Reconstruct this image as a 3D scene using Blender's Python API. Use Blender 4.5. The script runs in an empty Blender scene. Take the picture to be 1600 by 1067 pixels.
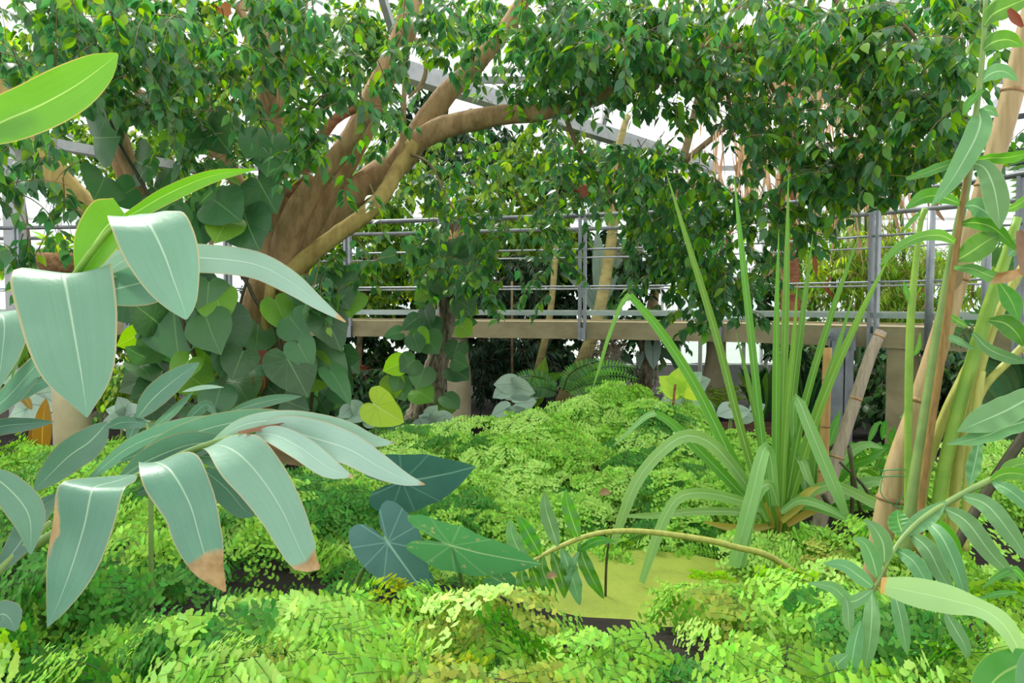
import bpy, math, random
import numpy as np
from mathutils import Vector, Matrix, Quaternion

S = bpy.context.scene
COL = S.collection
rnd = random.Random(7)
npr = np.random.RandomState(7)
PI = math.pi

# ------------------------------------------------------------------ camera
EYE = Vector((0.0, 0.0, 1.6))
FPX = 1200.0                       # focal length in pixels of the 1600 x 1067 frame
PITCH = math.atan(58.5 / FPX)
cam_d = bpy.data.cameras.new('camera')
cam_d.sensor_width = 36.0
cam_d.lens = 36.0 * FPX / 1600.0
cam_d.clip_start = 0.02
cam_d.clip_end = 400
cam = bpy.data.objects.new('camera', cam_d)
COL.objects.link(cam)
cam.location = EYE
cam.rotation_euler = (PI / 2 - PITCH, 0, 0)
S.camera = cam

# ------------------------------------------------------------------ sky, sun, exposure
world = bpy.data.worlds.new('world')
S.world = world
world.use_nodes = True
wn = world.node_tree.nodes
bg = wn['Background']
bg.inputs[0].default_value = (0.97, 0.99, 1.0, 1)
bg.inputs[1].default_value = 1.25
sun_d = bpy.data.lights.new('sun', 'SUN')
sun_d.energy = 3.2
sun_d.angle = math.radians(12)
sun_d.color = (1.0, 0.96, 0.88)
sun = bpy.data.objects.new('sun', sun_d)
COL.objects.link(sun)
SUN_FROM = Vector((-0.35, 0.55, 0.85)).normalized()
sun.rotation_euler = SUN_FROM.to_track_quat('Z', 'Y').to_euler()
S.view_settings.view_transform = 'Standard'
S.view_settings.look = 'None'
S.view_settings.gamma = 1
S.view_settings.use_curve_mapping = False
S.view_settings.exposure = 0.40

S.cycles.max_bounces = 9
S.cycles.diffuse_bounces = 5
S.cycles.transmission_bounces = 8
S.cycles.transparent_max_bounces = 12
S.cycles.glossy_bounces = 3

# ------------------------------------------------------------------ frames and points
FW = Vector((0, math.cos(PITCH), -math.sin(PITCH)))
RT = Vector((1, 0, 0))
UP = RT.cross(FW)


def P(px, py, d):
    """the place seen at pixel (px, py) of the photograph, d metres away along the view axis"""
    return EYE + FW * d + RT * ((px - 800.0) / FPX * d) - UP * ((py - 533.5) / FPX * d)


def dirw(sx, sy, sd):
    return RT * sx - UP * sy + FW * sd


def lin(h):
    h = h.lstrip('#')
    out = []
    for i in (0, 2, 4):
        c = int(h[i:i + 2], 16) / 255
        out.append(c / 12.92 if c <= 0.04045 else ((c + 0.055) / 1.055) ** 2.4)
    return (*out, 1.0)


# ------------------------------------------------------------------ materials
def new_mat(name):
    m = bpy.data.materials.new(name)
    m.use_nodes = True
    nt = m.node_tree
    for n in list(nt.nodes):
        nt.nodes.remove(n)
    out = nt.nodes.new('ShaderNodeOutputMaterial')
    return m, nt, out


class NG:
    """a small helper that writes node trees"""
    def __init__(self, nt):
        self.nt = nt

    def n(self, kind, **kw):
        x = self.nt.nodes.new(kind)
        for k, v in kw.items():
            setattr(x, k, v)
        return x

    def put(self, sock, v):
        if isinstance(v, (int, float)):
            sock.default_value = v
        elif isinstance(v, tuple):
            sock.default_value = v
        else:
            self.nt.links.new(v, sock)

    def math(self, op, a, b=0.0, c=None, clamp=False):
        x = self.n('ShaderNodeMath', operation=op, use_clamp=clamp)
        self.put(x.inputs[0], a)
        self.put(x.inputs[1], b)
        if c is not None:
            self.put(x.inputs[2], c)
        return x.outputs[0]

    def mix(self, f, a, b):
        x = self.n('ShaderNodeMix', data_type='RGBA')
        self.put(x.inputs[0], f)
        self.put(x.inputs[6], a)
        self.put(x.inputs[7], b)
        return x.outputs[2]

    def step(self, v, a, b):
        x = self.n('ShaderNodeMapRange', interpolation_type='SMOOTHSTEP')
        self.put(x.inputs[0], v)
        self.put(x.inputs[1], a)
        self.put(x.inputs[2], b)
        return x.outputs[0]

    def noise(self, scale, detail=3.0, vec=None, rough=0.55):
        x = self.n('ShaderNodeTexNoise')
        x.inputs['Scale'].default_value = scale
        x.inputs['Detail'].default_value = detail
        x.inputs['Roughness'].default_value = rough
        if vec is not None:
            self.nt.links.new(vec, x.inputs['Vector'])
        return x.outputs[0]


def leaf_mat(name, col, back=None, rough=0.4, trans=0.35, spec=0.5, vein=None, vcol=None, nvein=0, edge=None, tip=None,
             vary=0.25, hue=0.03, spots=None, side_wear=False, bump=0.25, mid=0.035, brown='#94784c', radial=0, streak=0.0):
    """a leaf: blade colour, pale midrib, fine side veins, thin margin, dry tip; light passes through it"""
    m, nt, out = new_mat(name)
    g = NG(nt)
    base = lin(col)
    rnd_i = g.n('ShaderNodeNewGeometry').outputs['Random Per Island']
    rnd_o = g.n('ShaderNodeObjectInfo').outputs['Random']
    r = g.math('FRACT', g.math('ADD', rnd_i, rnd_o))
    r2 = g.math('FRACT', g.math('MULTIPLY', r, 7.31))
    tc = g.n('ShaderNodeTexCoord')
    hs = g.n('ShaderNodeHueSaturation')
    g.put(hs.inputs['Color'], base)
    g.put(hs.inputs['Value'], g.math('MULTIPLY_ADD', r, 2 * vary, 1 - vary))
    g.put(hs.inputs['Hue'], g.math('MULTIPLY_ADD', r2, 2 * hue, 0.5 - hue))
    c = hs.outputs[0]
    ns = g.noise(9.0, 4.0, tc.outputs['Object'])
    c = g.mix(g.math('MULTIPLY', g.step(ns, 0.35, 0.75), 0.35), c, lin(back or col))
    hgt = None
    if vein or edge or tip or nvein or spots or side_wear or radial or streak:
        uv = g.n('ShaderNodeUVMap')
        sp = g.n('ShaderNodeSeparateXYZ')
        nt.links.new(uv.outputs[0], sp.inputs[0])
        u, v = sp.outputs[0], sp.outputs[1]
        au = g.math('ABSOLUTE', g.math('MULTIPLY_ADD', u, 2.0, -1.0))
        if nvein:
            ph = g.math('SUBTRACT', g.math('MULTIPLY', v, float(nvein)), g.math('MULTIPLY', au, nvein * 0.28))
            tri = g.math('ABSOLUTE', g.math('MULTIPLY_ADD', g.math('FRACT', ph), 2.0, -1.0))
            ln = g.step(tri, 0.80, 1.0)
            hgt = ln
            c = g.mix(g.math('MULTIPLY', ln, 0.28), c, lin(vcol or '#b8c8a0'))
        if radial:
            lat = g.math('MULTIPLY_ADD', u, 1.2, -0.6)
            al = g.math('DIVIDE', g.math('SUBTRACT', v, 0.35), 0.65)
            rad = g.math('SQRT', g.math('ADD', g.math('MULTIPLY', lat, lat), g.math('MULTIPLY', al, al)))
            ang = g.math('ARCTAN2', lat, al)
            f = g.math('FRACT', g.math('MULTIPLY_ADD', ang, radial / 6.2832, 0.5))
            dd = g.math('MULTIPLY', g.math('ABSOLUTE', g.math('SUBTRACT', f, 0.5)), g.math('MULTIPLY', rad, 6.2832 / radial))
            ln = g.math('SUBTRACT', 1.0, g.step(dd, 0.004, 0.016))
            hgt = ln
            c = g.mix(g.math('MULTIPLY', ln, 0.42), c, lin(vcol or '#b8c8a0'))
        if streak:
            mp = g.n('ShaderNodeMapping')
            mp.inputs['Scale'].default_value = (34, 2.0, 1)
            nt.links.new(uv.outputs[0], mp.inputs[0])
            sn_ = g.noise(1.0, 4.0, mp.outputs[0])
            h2 = g.n('ShaderNodeHueSaturation')
            nt.links.new(c, h2.inputs['Color'])
            g.put(h2.inputs['Value'], g.math('MULTIPLY_ADD', sn_, streak * 2, 1 - streak))
            c = h2.outputs[0]
        if spots:
            sn = g.noise(30.0, 4.0, tc.outputs['Object'])
            c = g.mix(g.math('MULTIPLY', g.step(sn, 0.62, 0.70), 0.8), c, lin(spots))
        if vein:
            w = g.math('MULTIPLY', g.math('SUBTRACT', 1.12, v), mid)
            ml = g.math('SUBTRACT', 1.0, g.step(au, g.math('MULTIPLY', w, 0.7), g.math('MULTIPLY_ADD', w, 1.5, 0.012)))
            c = g.mix(g.math('MULTIPLY', ml, 0.85), c, lin(vein))
            hgt = g.math('ADD', hgt, ml) if hgt is not None else ml
        if edge:
            c = g.mix(g.math('MULTIPLY', g.step(au, 0.93, 0.985), 0.8), c, lin(edge))
        if side_wear:
            wn_ = g.noise(14.0, 3.0, tc.outputs['Object'])
            band = g.math('MULTIPLY', g.step(v, 0.40, 0.50), g.math('SUBTRACT', 1.0, g.step(v, 0.64, 0.74)))
            f = g.math('MULTIPLY', band, g.step(g.math('ADD', g.math('SUBTRACT', 1.0, u), g.math('MULTIPLY', wn_, 0.35)), 1.08, 1.13))
            c = g.mix(f, c, lin('#c8a878'))
        if tip:
            tn = g.noise(18.0, 3.0, tc.outputs['Object'])
            f = g.step(g.math('ADD', v, g.math('MULTIPLY_ADD', tn, 0.12, -0.06)), tip, tip + 0.03)
            c = g.mix(f, c, g.mix(g.step(tn, 0.4, 0.65), lin(brown), lin('#b89c70')))
    pr = g.n('ShaderNodeBsdfPrincipled')
    g.put(pr.inputs['Base Color'], c)
    pr.inputs['Roughness'].default_value = rough
    pr.inputs['Specular IOR Level'].default_value = spec
    if bump:
        b = g.n('ShaderNodeBump')
        b.inputs['Strength'].default_value = bump
        b.inputs['Distance'].default_value = 0.004
        h = g.noise(55.0, 2.0, tc.outputs['Object'])
        if hgt is not None:
            h = g.math('SUBTRACT', h, g.math('MULTIPLY', hgt, 0.6))
        g.put(b.inputs['Height'], h)
        nt.links.new(b.outputs[0], pr.inputs['Normal'])
    tr = g.n('ShaderNodeBsdfTranslucent')
    th = g.n('ShaderNodeHueSaturation')
    g.put(th.inputs['Color'], c)
    th.inputs['Hue'].default_value = 0.484
    th.inputs['Saturation'].default_value = 1.15
    th.inputs['Value'].default_value = 1.5
    nt.links.new(th.outputs[0], tr.inputs[0])
    mx = g.n('ShaderNodeMixShader')
    mx.inputs[0].default_value = trans
    nt.links.new(pr.outputs[0], mx.inputs[1])
    nt.links.new(tr.outputs[0], mx.inputs[2])
    nt.links.new(mx.outputs[0], out.inputs[0])
    return m


def solid_mat(name, col, col2=None, scale=6.0, rough=0.7, metal=0.0, bump=0.3, bscale=40.0, stretch=None, spec=0.4, lo=0.35, hi=0.7, dist=0.01):
    m, nt, out = new_mat(name)
    g = NG(nt)
    tc = g.n('ShaderNodeTexCoord')
    vec = tc.outputs['Object']
    if stretch:
        mp = g.n('ShaderNodeMapping')
        mp.inputs['Scale'].default_value = stretch
        nt.links.new(vec, mp.inputs[0])
        vec = mp.outputs[0]
    n1 = g.noise(scale, 5.0, vec, 0.6)
    c = g.mix(g.step(n1, lo, hi), lin(col), lin(col2 or col))
    n2 = g.noise(bscale, 5.0, vec, 0.65)
    pr = g.n('ShaderNodeBsdfPrincipled')
    nt.links.new(c, pr.inputs['Base Color'])
    pr.inputs['Roughness'].default_value = rough
    pr.inputs['Metallic'].default_value = metal
    pr.inputs['Specular IOR Level'].default_value = spec
    if bump:
        b = g.n('ShaderNodeBump')
        b.inputs['Strength'].default_value = bump
        b.inputs['Distance'].default_value = dist
        nt.links.new(n2, b.inputs['Height'])
        nt.links.new(b.outputs[0], pr.inputs['Normal'])
    nt.links.new(pr.outputs[0], out.inputs[0])
    return m


def glass_mat(name, tint='#f2f8f6', gloss=0.05):
    m, nt, out = new_mat(name)
    g = NG(nt)
    t = g.n('ShaderNodeBsdfTransparent')
    t.inputs[0].default_value = lin(tint)
    gl = g.n('ShaderNodeBsdfGlossy')
    gl.inputs['Roughness'].default_value = 0.08
    mx = g.n('ShaderNodeMixShader')
    mx.inputs[0].default_value = gloss
    nt.links.new(t.outputs[0], mx.inputs[1])
    nt.links.new(gl.outputs[0], mx.inputs[2])
    nt.links.new(mx.outputs[0], out.inputs[0])
    return m


M = {}
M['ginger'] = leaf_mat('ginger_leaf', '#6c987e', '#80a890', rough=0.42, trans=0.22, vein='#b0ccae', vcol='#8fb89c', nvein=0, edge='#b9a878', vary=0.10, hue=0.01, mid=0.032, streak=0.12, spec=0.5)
M['ginger_vein'] = M['ginger']
M['ginger_wear'] = leaf_mat('ginger_leaf_worn', '#66937a', '#749e84', rough=0.42, trans=0.22, vein='#b0ccae', edge='#c0aa80', vary=0.05, hue=0.01, mid=0.032, streak=0.12, side_wear=True, tip=0.97)
M['ginger_tip'] = leaf_mat('ginger_leaf_dry_tip', '#66937a', '#78a288', rough=0.42, trans=0.22, vein='#b0ccae', edge='#c0aa80', vary=0.05, hue=0.01, mid=0.032, streak=0.12, tip=0.80)
M['ginger_tip2'] = leaf_mat('ginger_leaf_small_dry_tip', '#7ba28c', '#8fb49e', rough=0.42, trans=0.22, vein='#b0ccae', edge='#c0aa80', vary=0.08, hue=0.01, mid=0.032, streak=0.12, tip=0.91)
M['ginger_pale'] = leaf_mat('ginger_leaf_silver', '#98b8a6', '#a8c4b2', rough=0.38, trans=0.2, vein='#c8dccb', edge='#b8a078', vary=0.08, hue=0.01, mid=0.032, streak=0.12, tip=0.965)
M['ginger_dark'] = leaf_mat('ginger_leaf_shaded', '#58806a', '#6c9078', rough=0.42, trans=0.22, vein='#a4c09c', edge='#9c8a5c', vary=0.15, hue=0.015, mid=0.032, streak=0.12)  # darker copy of the ginger leaf, its shade put into the colour
M['ginger_lime'] = leaf_mat('ginger_leaf_backlit', '#5c9638', '#6aa444', rough=0.42, trans=0.38, vein='#a8cc78', edge='#b8a860', vary=0.08, hue=0.01, mid=0.032, streak=0.12)  # bright green of light shining through, put into the leaf colour
M['ginger_brown'] = leaf_mat('ginger_leaf_withered', '#9a765e', '#6e4c38', rough=0.7, trans=0.15, vary=0.15)
M['stem_green'] = solid_mat('green_stem', '#7f9a52', '#6a8a48', scale=8, rough=0.45, bump=0.1)
M['stem_lime'] = solid_mat('lime_stem', '#8ab040', '#74a038', scale=8, rough=0.45, bump=0.1)
M['stem_yellow'] = solid_mat('yellow_green_stem', '#b0b258', '#98a048', scale=8, rough=0.5, bump=0.1, stretch=(6, 6, 1))
M['stem_brown'] = solid_mat('rusty_stem', '#94743c', '#77602c', scale=12, rough=0.6, bump=0.3, stretch=(6, 6, 1))
M['stem_dark'] = solid_mat('dark_stem', '#4a4a2c', '#33301c', scale=8, rough=0.5, bump=0.2)
M['stem_black'] = solid_mat('black_wiry_stem', '#2a1e18', '#1a120e', scale=8, rough=0.5, bump=0.0)
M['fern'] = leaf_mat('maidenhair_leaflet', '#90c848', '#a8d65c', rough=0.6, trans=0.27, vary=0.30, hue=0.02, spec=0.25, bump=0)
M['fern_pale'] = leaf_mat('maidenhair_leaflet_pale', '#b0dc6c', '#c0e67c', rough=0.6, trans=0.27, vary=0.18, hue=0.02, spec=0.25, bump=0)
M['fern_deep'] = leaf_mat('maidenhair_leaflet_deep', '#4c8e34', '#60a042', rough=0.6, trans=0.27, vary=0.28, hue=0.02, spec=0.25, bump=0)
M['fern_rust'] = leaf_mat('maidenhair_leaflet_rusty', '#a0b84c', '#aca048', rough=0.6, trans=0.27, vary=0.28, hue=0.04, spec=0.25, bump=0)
M['ficus'] = leaf_mat('fig_leaf', '#457a46', '#588c52', rough=0.27, trans=0.46, vary=0.35, hue=0.03, spec=0.6, bump=0)
M['ficus_lime'] = leaf_mat('fig_leaf_backlit', '#6ca038', '#86b444', rough=0.30, trans=0.5, vary=0.3, hue=0.03, spec=0.5, bump=0)  # lighter fig leaf: the yellow-green of backlight is put into its colour
M['far_lime'] = leaf_mat('far_leaf_sunlit', '#94ba4a', '#a8cc5c', rough=0.45, trans=0.5, vary=0.4, hue=0.04, spec=0.4, bump=0)  # brighter copy of the far leaf, sunlight put into its colour
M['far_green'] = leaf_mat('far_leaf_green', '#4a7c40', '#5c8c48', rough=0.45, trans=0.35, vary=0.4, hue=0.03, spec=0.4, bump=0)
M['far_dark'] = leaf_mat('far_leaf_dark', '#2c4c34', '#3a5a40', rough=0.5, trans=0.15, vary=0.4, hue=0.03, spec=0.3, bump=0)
M['pothos'] = leaf_mat('climber_leaf', '#3f7040', '#527f48', rough=0.38, trans=0.30, vein='#6f9a60', radial=11, vcol='#557f4c', vary=0.35, hue=0.02, mid=0.03, spec=0.5)
M['pothos_lime'] = leaf_mat('climber_leaf_young', '#74aa3a', '#86bc48', rough=0.36, trans=0.45, vein='#a0c870', radial=11, vcol='#8cb858', vary=0.15, hue=0.02, mid=0.03)
M['taro'] = leaf_mat('taro_leaf', '#4a7a72', '#5c8c80', rough=0.5, trans=0.15, vein='#8fb8a4', radial=9, vcol='#88b4a4', vary=0.12, hue=0.015, mid=0.025, edge='#a8a860', spec=0.4)
M['taro_spot'] = leaf_mat('taro_leaf_spotted', '#5d9a68', '#6aa874', rough=0.5, trans=0.22, vein='#a8cc9c', radial=9, vcol='#98c48c', vary=0.1, hue=0.015, mid=0.025, edge='#c0a858', spots='#b8b880')
M['taro_lime'] = leaf_mat('taro_leaf_young', '#b4d84a', '#c4e060', rough=0.5, trans=0.4, vein='#dcec98', radial=9, vcol='#93bc44', vary=0.05, hue=0.01, mid=0.025)
M['strap'] = leaf_mat('strap_leaf', '#689c40', '#7aac50', rough=0.48, trans=0.32, spec=0.28, vein='#a4cc80', edge='#98c070', vary=0.15, hue=0.02, mid=0.10)
M['strap_grey'] = leaf_mat('strap_leaf_bent', '#86b468', '#98c47c', rough=0.5, trans=0.3, spec=0.25, vein='#b8d8a8', edge='#a8cc98', vary=0.1, hue=0.015, mid=0.10)
M['strap_yellow'] = leaf_mat('strap_leaf_old', '#b8b050', '#c4a060', rough=0.5, trans=0.3, vary=0.2, hue=0.03)
M['pinna'] = leaf_mat('leather_fern_pinna', '#689a62', '#78aa72', rough=0.46, trans=0.28, spec=0.35, vein='#a8cc9c', vcol='#88b894', edge='#8ab27c', vary=0.12, hue=0.02, mid=0.07)
M['pinna_green'] = leaf_mat('leather_fern_pinna_fresh', '#52903a', '#62a044', rough=0.38, trans=0.4, vein='#a0c86c', edge='#88b850', vary=0.18, hue=0.02, mid=0.07)
M['pinna_dry'] = leaf_mat('leather_fern_pinna_drying', '#6a9a54', '#7aa860', rough=0.45, trans=0.3, vein='#a8c880', vary=0.1, mid=0.07, tip=0.55)
M['yellow_tip'] = leaf_mat('broad_leaf_pale', '#8cc07c', '#a0cc90', rough=0.4, trans=0.35, vein='#b8dca0', vary=0.05, mid=0.04, tip=0.965, brown='#d8a838')
M['white_leaf'] = leaf_mat('silver_leaf', '#a8c4b0', '#c0d4c4', rough=0.35, trans=0.2, vein='#708c74', nvein=8, vcol='#6c9474', vary=0.2, mid=0.04, spec=0.5)
M['croton'] = leaf_mat('golden_leaf', '#90742c', '#74622a', rough=0.4, trans=0.3, vein='#d0b458', nvein=9, vcol='#6c5420', vary=0.15, mid=0.04)
M['dead'] = leaf_mat('dead_leaf', '#9c8460', '#bca480', rough=0.8, trans=0.2, vary=0.3, hue=0.03)
M['rust_leaf'] = leaf_mat('rust_red_leaf', '#96603c', '#74442a', rough=0.7, trans=0.2, vary=0.25, hue=0.02)
M['thatch'] = leaf_mat('dry_palm_strip', '#c0a47c', '#dcc8a4', rough=0.8, trans=0.25, vary=0.35, hue=0.03, bump=0)
M['bark'] = solid_mat('fig_bark', '#ac9066', '#866c44', scale=5, rough=0.85, bump=0.5, bscale=18, stretch=(2.5, 2.5, 0.9), dist=0.02)
M['bark_moss'] = solid_mat('fig_bark_mossy', '#b4a05c', '#907a44', scale=5, rough=0.85, bump=0.45, bscale=16, stretch=(2, 2, 0.9), dist=0.02)
M['bark_brown'] = solid_mat('fig_bark_peeled', '#a06e4c', '#7a4c34', scale=7, rough=0.85, bump=0.6, bscale=22, stretch=(1, 1, 3), dist=0.02)
M['bark_grey'] = solid_mat('cracked_bark', '#a49a80', '#4c4030', scale=9, rough=0.9, bump=1.0, bscale=14, stretch=(3, 3, 0.6), dist=0.04)
M['twig'] = solid_mat('thin_twig', '#8c7c58', '#6c5c40', scale=8, rough=0.8, bump=0)
M['trunk_yellow'] = solid_mat('smooth_yellow_trunk', '#b0a468', '#8c8450', scale=5, rough=0.7, bump=0.3, bscale=16, stretch=(1, 1, 3))
M['bamboo_dry'] = solid_mat('dry_bamboo', '#b8a072', '#9c865a', scale=4, rough=0.5, bump=0.2, bscale=20, stretch=(8, 8, 0.7))
M['bamboo_grey'] = solid_mat('weathered_bamboo', '#a89c86', '#8a7c68', scale=5, rough=0.65, bump=0.3, bscale=24, stretch=(8, 8, 0.7))
M['bamboo_orange'] = solid_mat('honey_bamboo', '#c4a060', '#ac8648', scale=4, rough=0.5, bump=0.2, bscale=20, stretch=(8, 8, 0.7))
M['bamboo_live'] = solid_mat('green_bamboo', '#5c8048', '#4a6c3c', scale=4, rough=0.45, bump=0.1)
M['node'] = solid_mat('bamboo_node', '#8c6c48', '#b49468', scale=20, rough=0.7, bump=0.3)
M['concrete'] = solid_mat('concrete', '#a69c78', '#8e8564', scale=3, rough=0.85, bump=0.25, bscale=30, stretch=(1, 1, 1.6))
M['concrete_cream'] = solid_mat('cream_concrete', '#bcb294', '#a49a78', scale=4, rough=0.85, bump=0.2, bscale=24, stretch=(1, 1, 0.5))
M['cream_post'] = solid_mat('cream_paint', '#c4bc94', '#b0a880', scale=4, rough=0.6, bump=0.1)
M['steel'] = solid_mat('galvanised_steel', '#a0a6ac', '#8a9298', scale=7, rough=0.45, metal=0.35, bump=0.1)
M['steel_dark'] = solid_mat('weathered_steel', '#7e8486', '#686e70', scale=7, rough=0.5, metal=0.35, bump=0.1)
M['toe'] = solid_mat('pale_green_toe_plate', '#b4c4bc', '#a0b0a8', scale=5, rough=0.4, metal=0.2, bump=0.05)
M['white_frame'] = solid_mat('white_painted_frame', '#dcdcd8', '#cfcfca', scale=5, rough=0.5, bump=0.05)
M['grey_beam'] = solid_mat('grey_roof_beam', '#b4b8b8', '#a2a6a8', scale=5, rough=0.6, bump=0.05)
M['soil'] = solid_mat('dark_soil', '#20180f', '#120c07', scale=8, rough=0.95, bump=0.8, bscale=30)
M['paving'] = solid_mat('pale_paving', '#d8d6d0', '#c8c6be', scale=3, rough=0.9, bump=0.2)
M['wood'] = solid_mat('brown_timber', '#7c5c48', '#5c4434', scale=5, rough=0.8, bump=0.4, bscale=20, stretch=(0.6, 4, 4))
M['coco'] = solid_mat('coconut_fibre', '#a8845c', '#7c5c3c', scale=20, rough=0.95, bump=1.0, bscale=60)
M['terracotta'] = solid_mat('terracotta', '#b0603c', '#94502f', scale=8, rough=0.8, bump=0.2)
M['twine'] = solid_mat('green_twine', '#3a9a5c', '#2e8a50', scale=8, rough=0.6, bump=0)
M['glass'] = glass_mat('clear_glass')
M['shade_cloth'] = solid_mat('dark_panel', '#4c5254', '#3c4244', scale=5, rough=0.8, bump=0.05)
M['fibre'] = solid_mat('pale_root_fibre', '#c4b8a0', '#a89878', scale=8, rough=0.9, bump=0)

# ------------------------------------------------------------------ mesh helpers
class MB:
    """collects shapes in world space and links them as one mesh object"""
    def __init__(self):
        self.v, self.f, self.uv, self.mi = [], [], [], []

    def add(self, vs, fs, uvs=None, mi=0):
        o = len(self.v)
        self.v.extend([tuple(x) for x in vs])
        for f in fs:
            self.f.append([i + o for i in f])
            self.mi.append(mi)
        self.uv.extend(uvs if uvs is not None else [(0.5, 0.5)] * len(vs))
        return self

    def mesh(self, name, mats, origin=(0, 0, 0), smooth=True):
        me = bpy.data.meshes.new(name)
        ox, oy, oz = origin
        me.from_pydata([(x - ox, y - oy, z - oz) for x, y, z in self.v], [], self.f)
        for m in (mats if isinstance(mats, (list, tuple)) else [mats]):
            me.materials.append(m)
        uvl = me.uv_layers.new(name='uv')
        idx = np.empty(len(me.loops), dtype=np.int32)
        me.loops.foreach_get('vertex_index', idx)
        uvl.data.foreach_set('uv', np.array(self.uv, dtype=np.float32)[idx].ravel())
        me.polygons.foreach_set('material_index', np.array(self.mi, dtype=np.int32))
        if smooth:
            me.polygons.foreach_set('use_smooth', np.ones(len(self.f), dtype=bool))
        me.update()
        return me

    def build(self, name, mats, parent=None, smooth=True, origin=None):
        org = origin if origin is not None else ((root_of(parent).location) if parent else (0, 0, 0))
        me = self.mesh(name, mats, org, smooth)
        o = bpy.data.objects.new(name, me)
        COL.objects.link(o)
        if parent:
            o.parent = parent
        elif origin is not None:
            o.location = origin
        return o


def root_of(o):
    while o.parent:
        o = o.parent
    return o


def tag(o, label=None, cat=None, group=None, kind=None):
    if label: o['label'] = label
    if cat: o['category'] = cat
    if group: o['group'] = group
    if kind: o['kind'] = kind
    return o


def thing(name, label, cat, loc=(0, 0, 0), group=None):
    o = bpy.data.objects.new(name, None)
    COL.objects.link(o)
    o.location = loc
    o.empty_display_size = 0.1
    return tag(o, label, cat, group)


def catmull(pts, n):
    """n + 1 points evenly spaced along a smooth curve through pts (any dimension)"""
    p = np.array(pts, dtype=float)
    if len(p) == 1:
        return np.repeat(p, n + 1, 0)
    q = np.vstack([2 * p[0] - p[1], p, 2 * p[-1] - p[-2]])
    dense = []
    for i in range(1, len(q) - 2):
        t = np.linspace(0, 1, 12, endpoint=False)[:, None]
        a, b, c, d = q[i - 1], q[i], q[i + 1], q[i + 2]
        dense.append(0.5 * ((2 * b) + (-a + c) * t + (2 * a - 5 * b + 4 * c - d) * t ** 2 + (-a + 3 * b - 3 * c + d) * t ** 3))
    dense.append(p[-1:])
    dense = np.vstack(dense)
    seg = np.linalg.norm(np.diff(dense[:, :3], axis=0), axis=1)
    s = np.concatenate([[0], np.cumsum(seg)])
    t = np.linspace(0, s[-1], n + 1)
    return np.stack([np.interp(t, s, dense[:, k]) for k in range(dense.shape[1])], 1)


def tube_into(mb, pts, radii, sides=8, n=None, mi=0, cap=True, rough=0.0, seed=0):
    """a round stem through world points"""
    pr = [(*p, r) for p, r in zip(pts, radii)]
    n = n or max(2, (len(pts) - 1) * 4)
    c = catmull(pr, n)
    rr = random.Random(seed)
    pos = [Vector(x[:3]) for x in c]
    T = [(pos[min(i + 1, n)] - pos[max(i - 1, 0)]).normalized() for i in range(n + 1)]
    nrm = T[0].orthogonal().normalized()
    vs, fs, uvs = [], [], []
    for i in range(n + 1):
        nrm = (nrm - T[i] * nrm.dot(T[i])).normalized()
        b = T[i].cross(nrm)
        r0 = max(c[i][3], 0.0004)
        for k in range(sides):
            a = 2 * PI * k / sides
            r = r0 * (1 + rough * (rr.random() - 0.5) * 2 + rough * math.sin(3 * a + i * 0.6))
            vs.append(pos[i] + nrm * (math.cos(a) * r) + b * (math.sin(a) * r))
            uvs.append((k / sides, i / n))
    for i in range(n):
        for k in range(sides):
            k2 = (k + 1) % sides
            fs.append((i * sides + k, i * sides + k2, (i + 1) * sides + k2, (i + 1) * sides + k))
    if cap:
        fs.append(tuple(range(sides - 1, -1, -1)))
        fs.append(tuple(n * sides + k for k in range(sides)))
    mb.add(vs, fs, uvs, mi)
    return mb


def px_tube(path, sides=8, **kw):
    """path of (px, py, d, radius in px)"""
    mb = MB()
    return tube_into(mb, [P(a, b, d) for a, b, d, r in path], [r * d / FPX for a, b, d, r in path], sides, **kw)


DEF_PROF = [(0, 0.10), (0.08, 0.42), (0.2, 0.78), (0.38, 1.0), (0.6, 0.95), (0.8, 0.66), (0.92, 0.34), (1, 0.02)]


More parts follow.
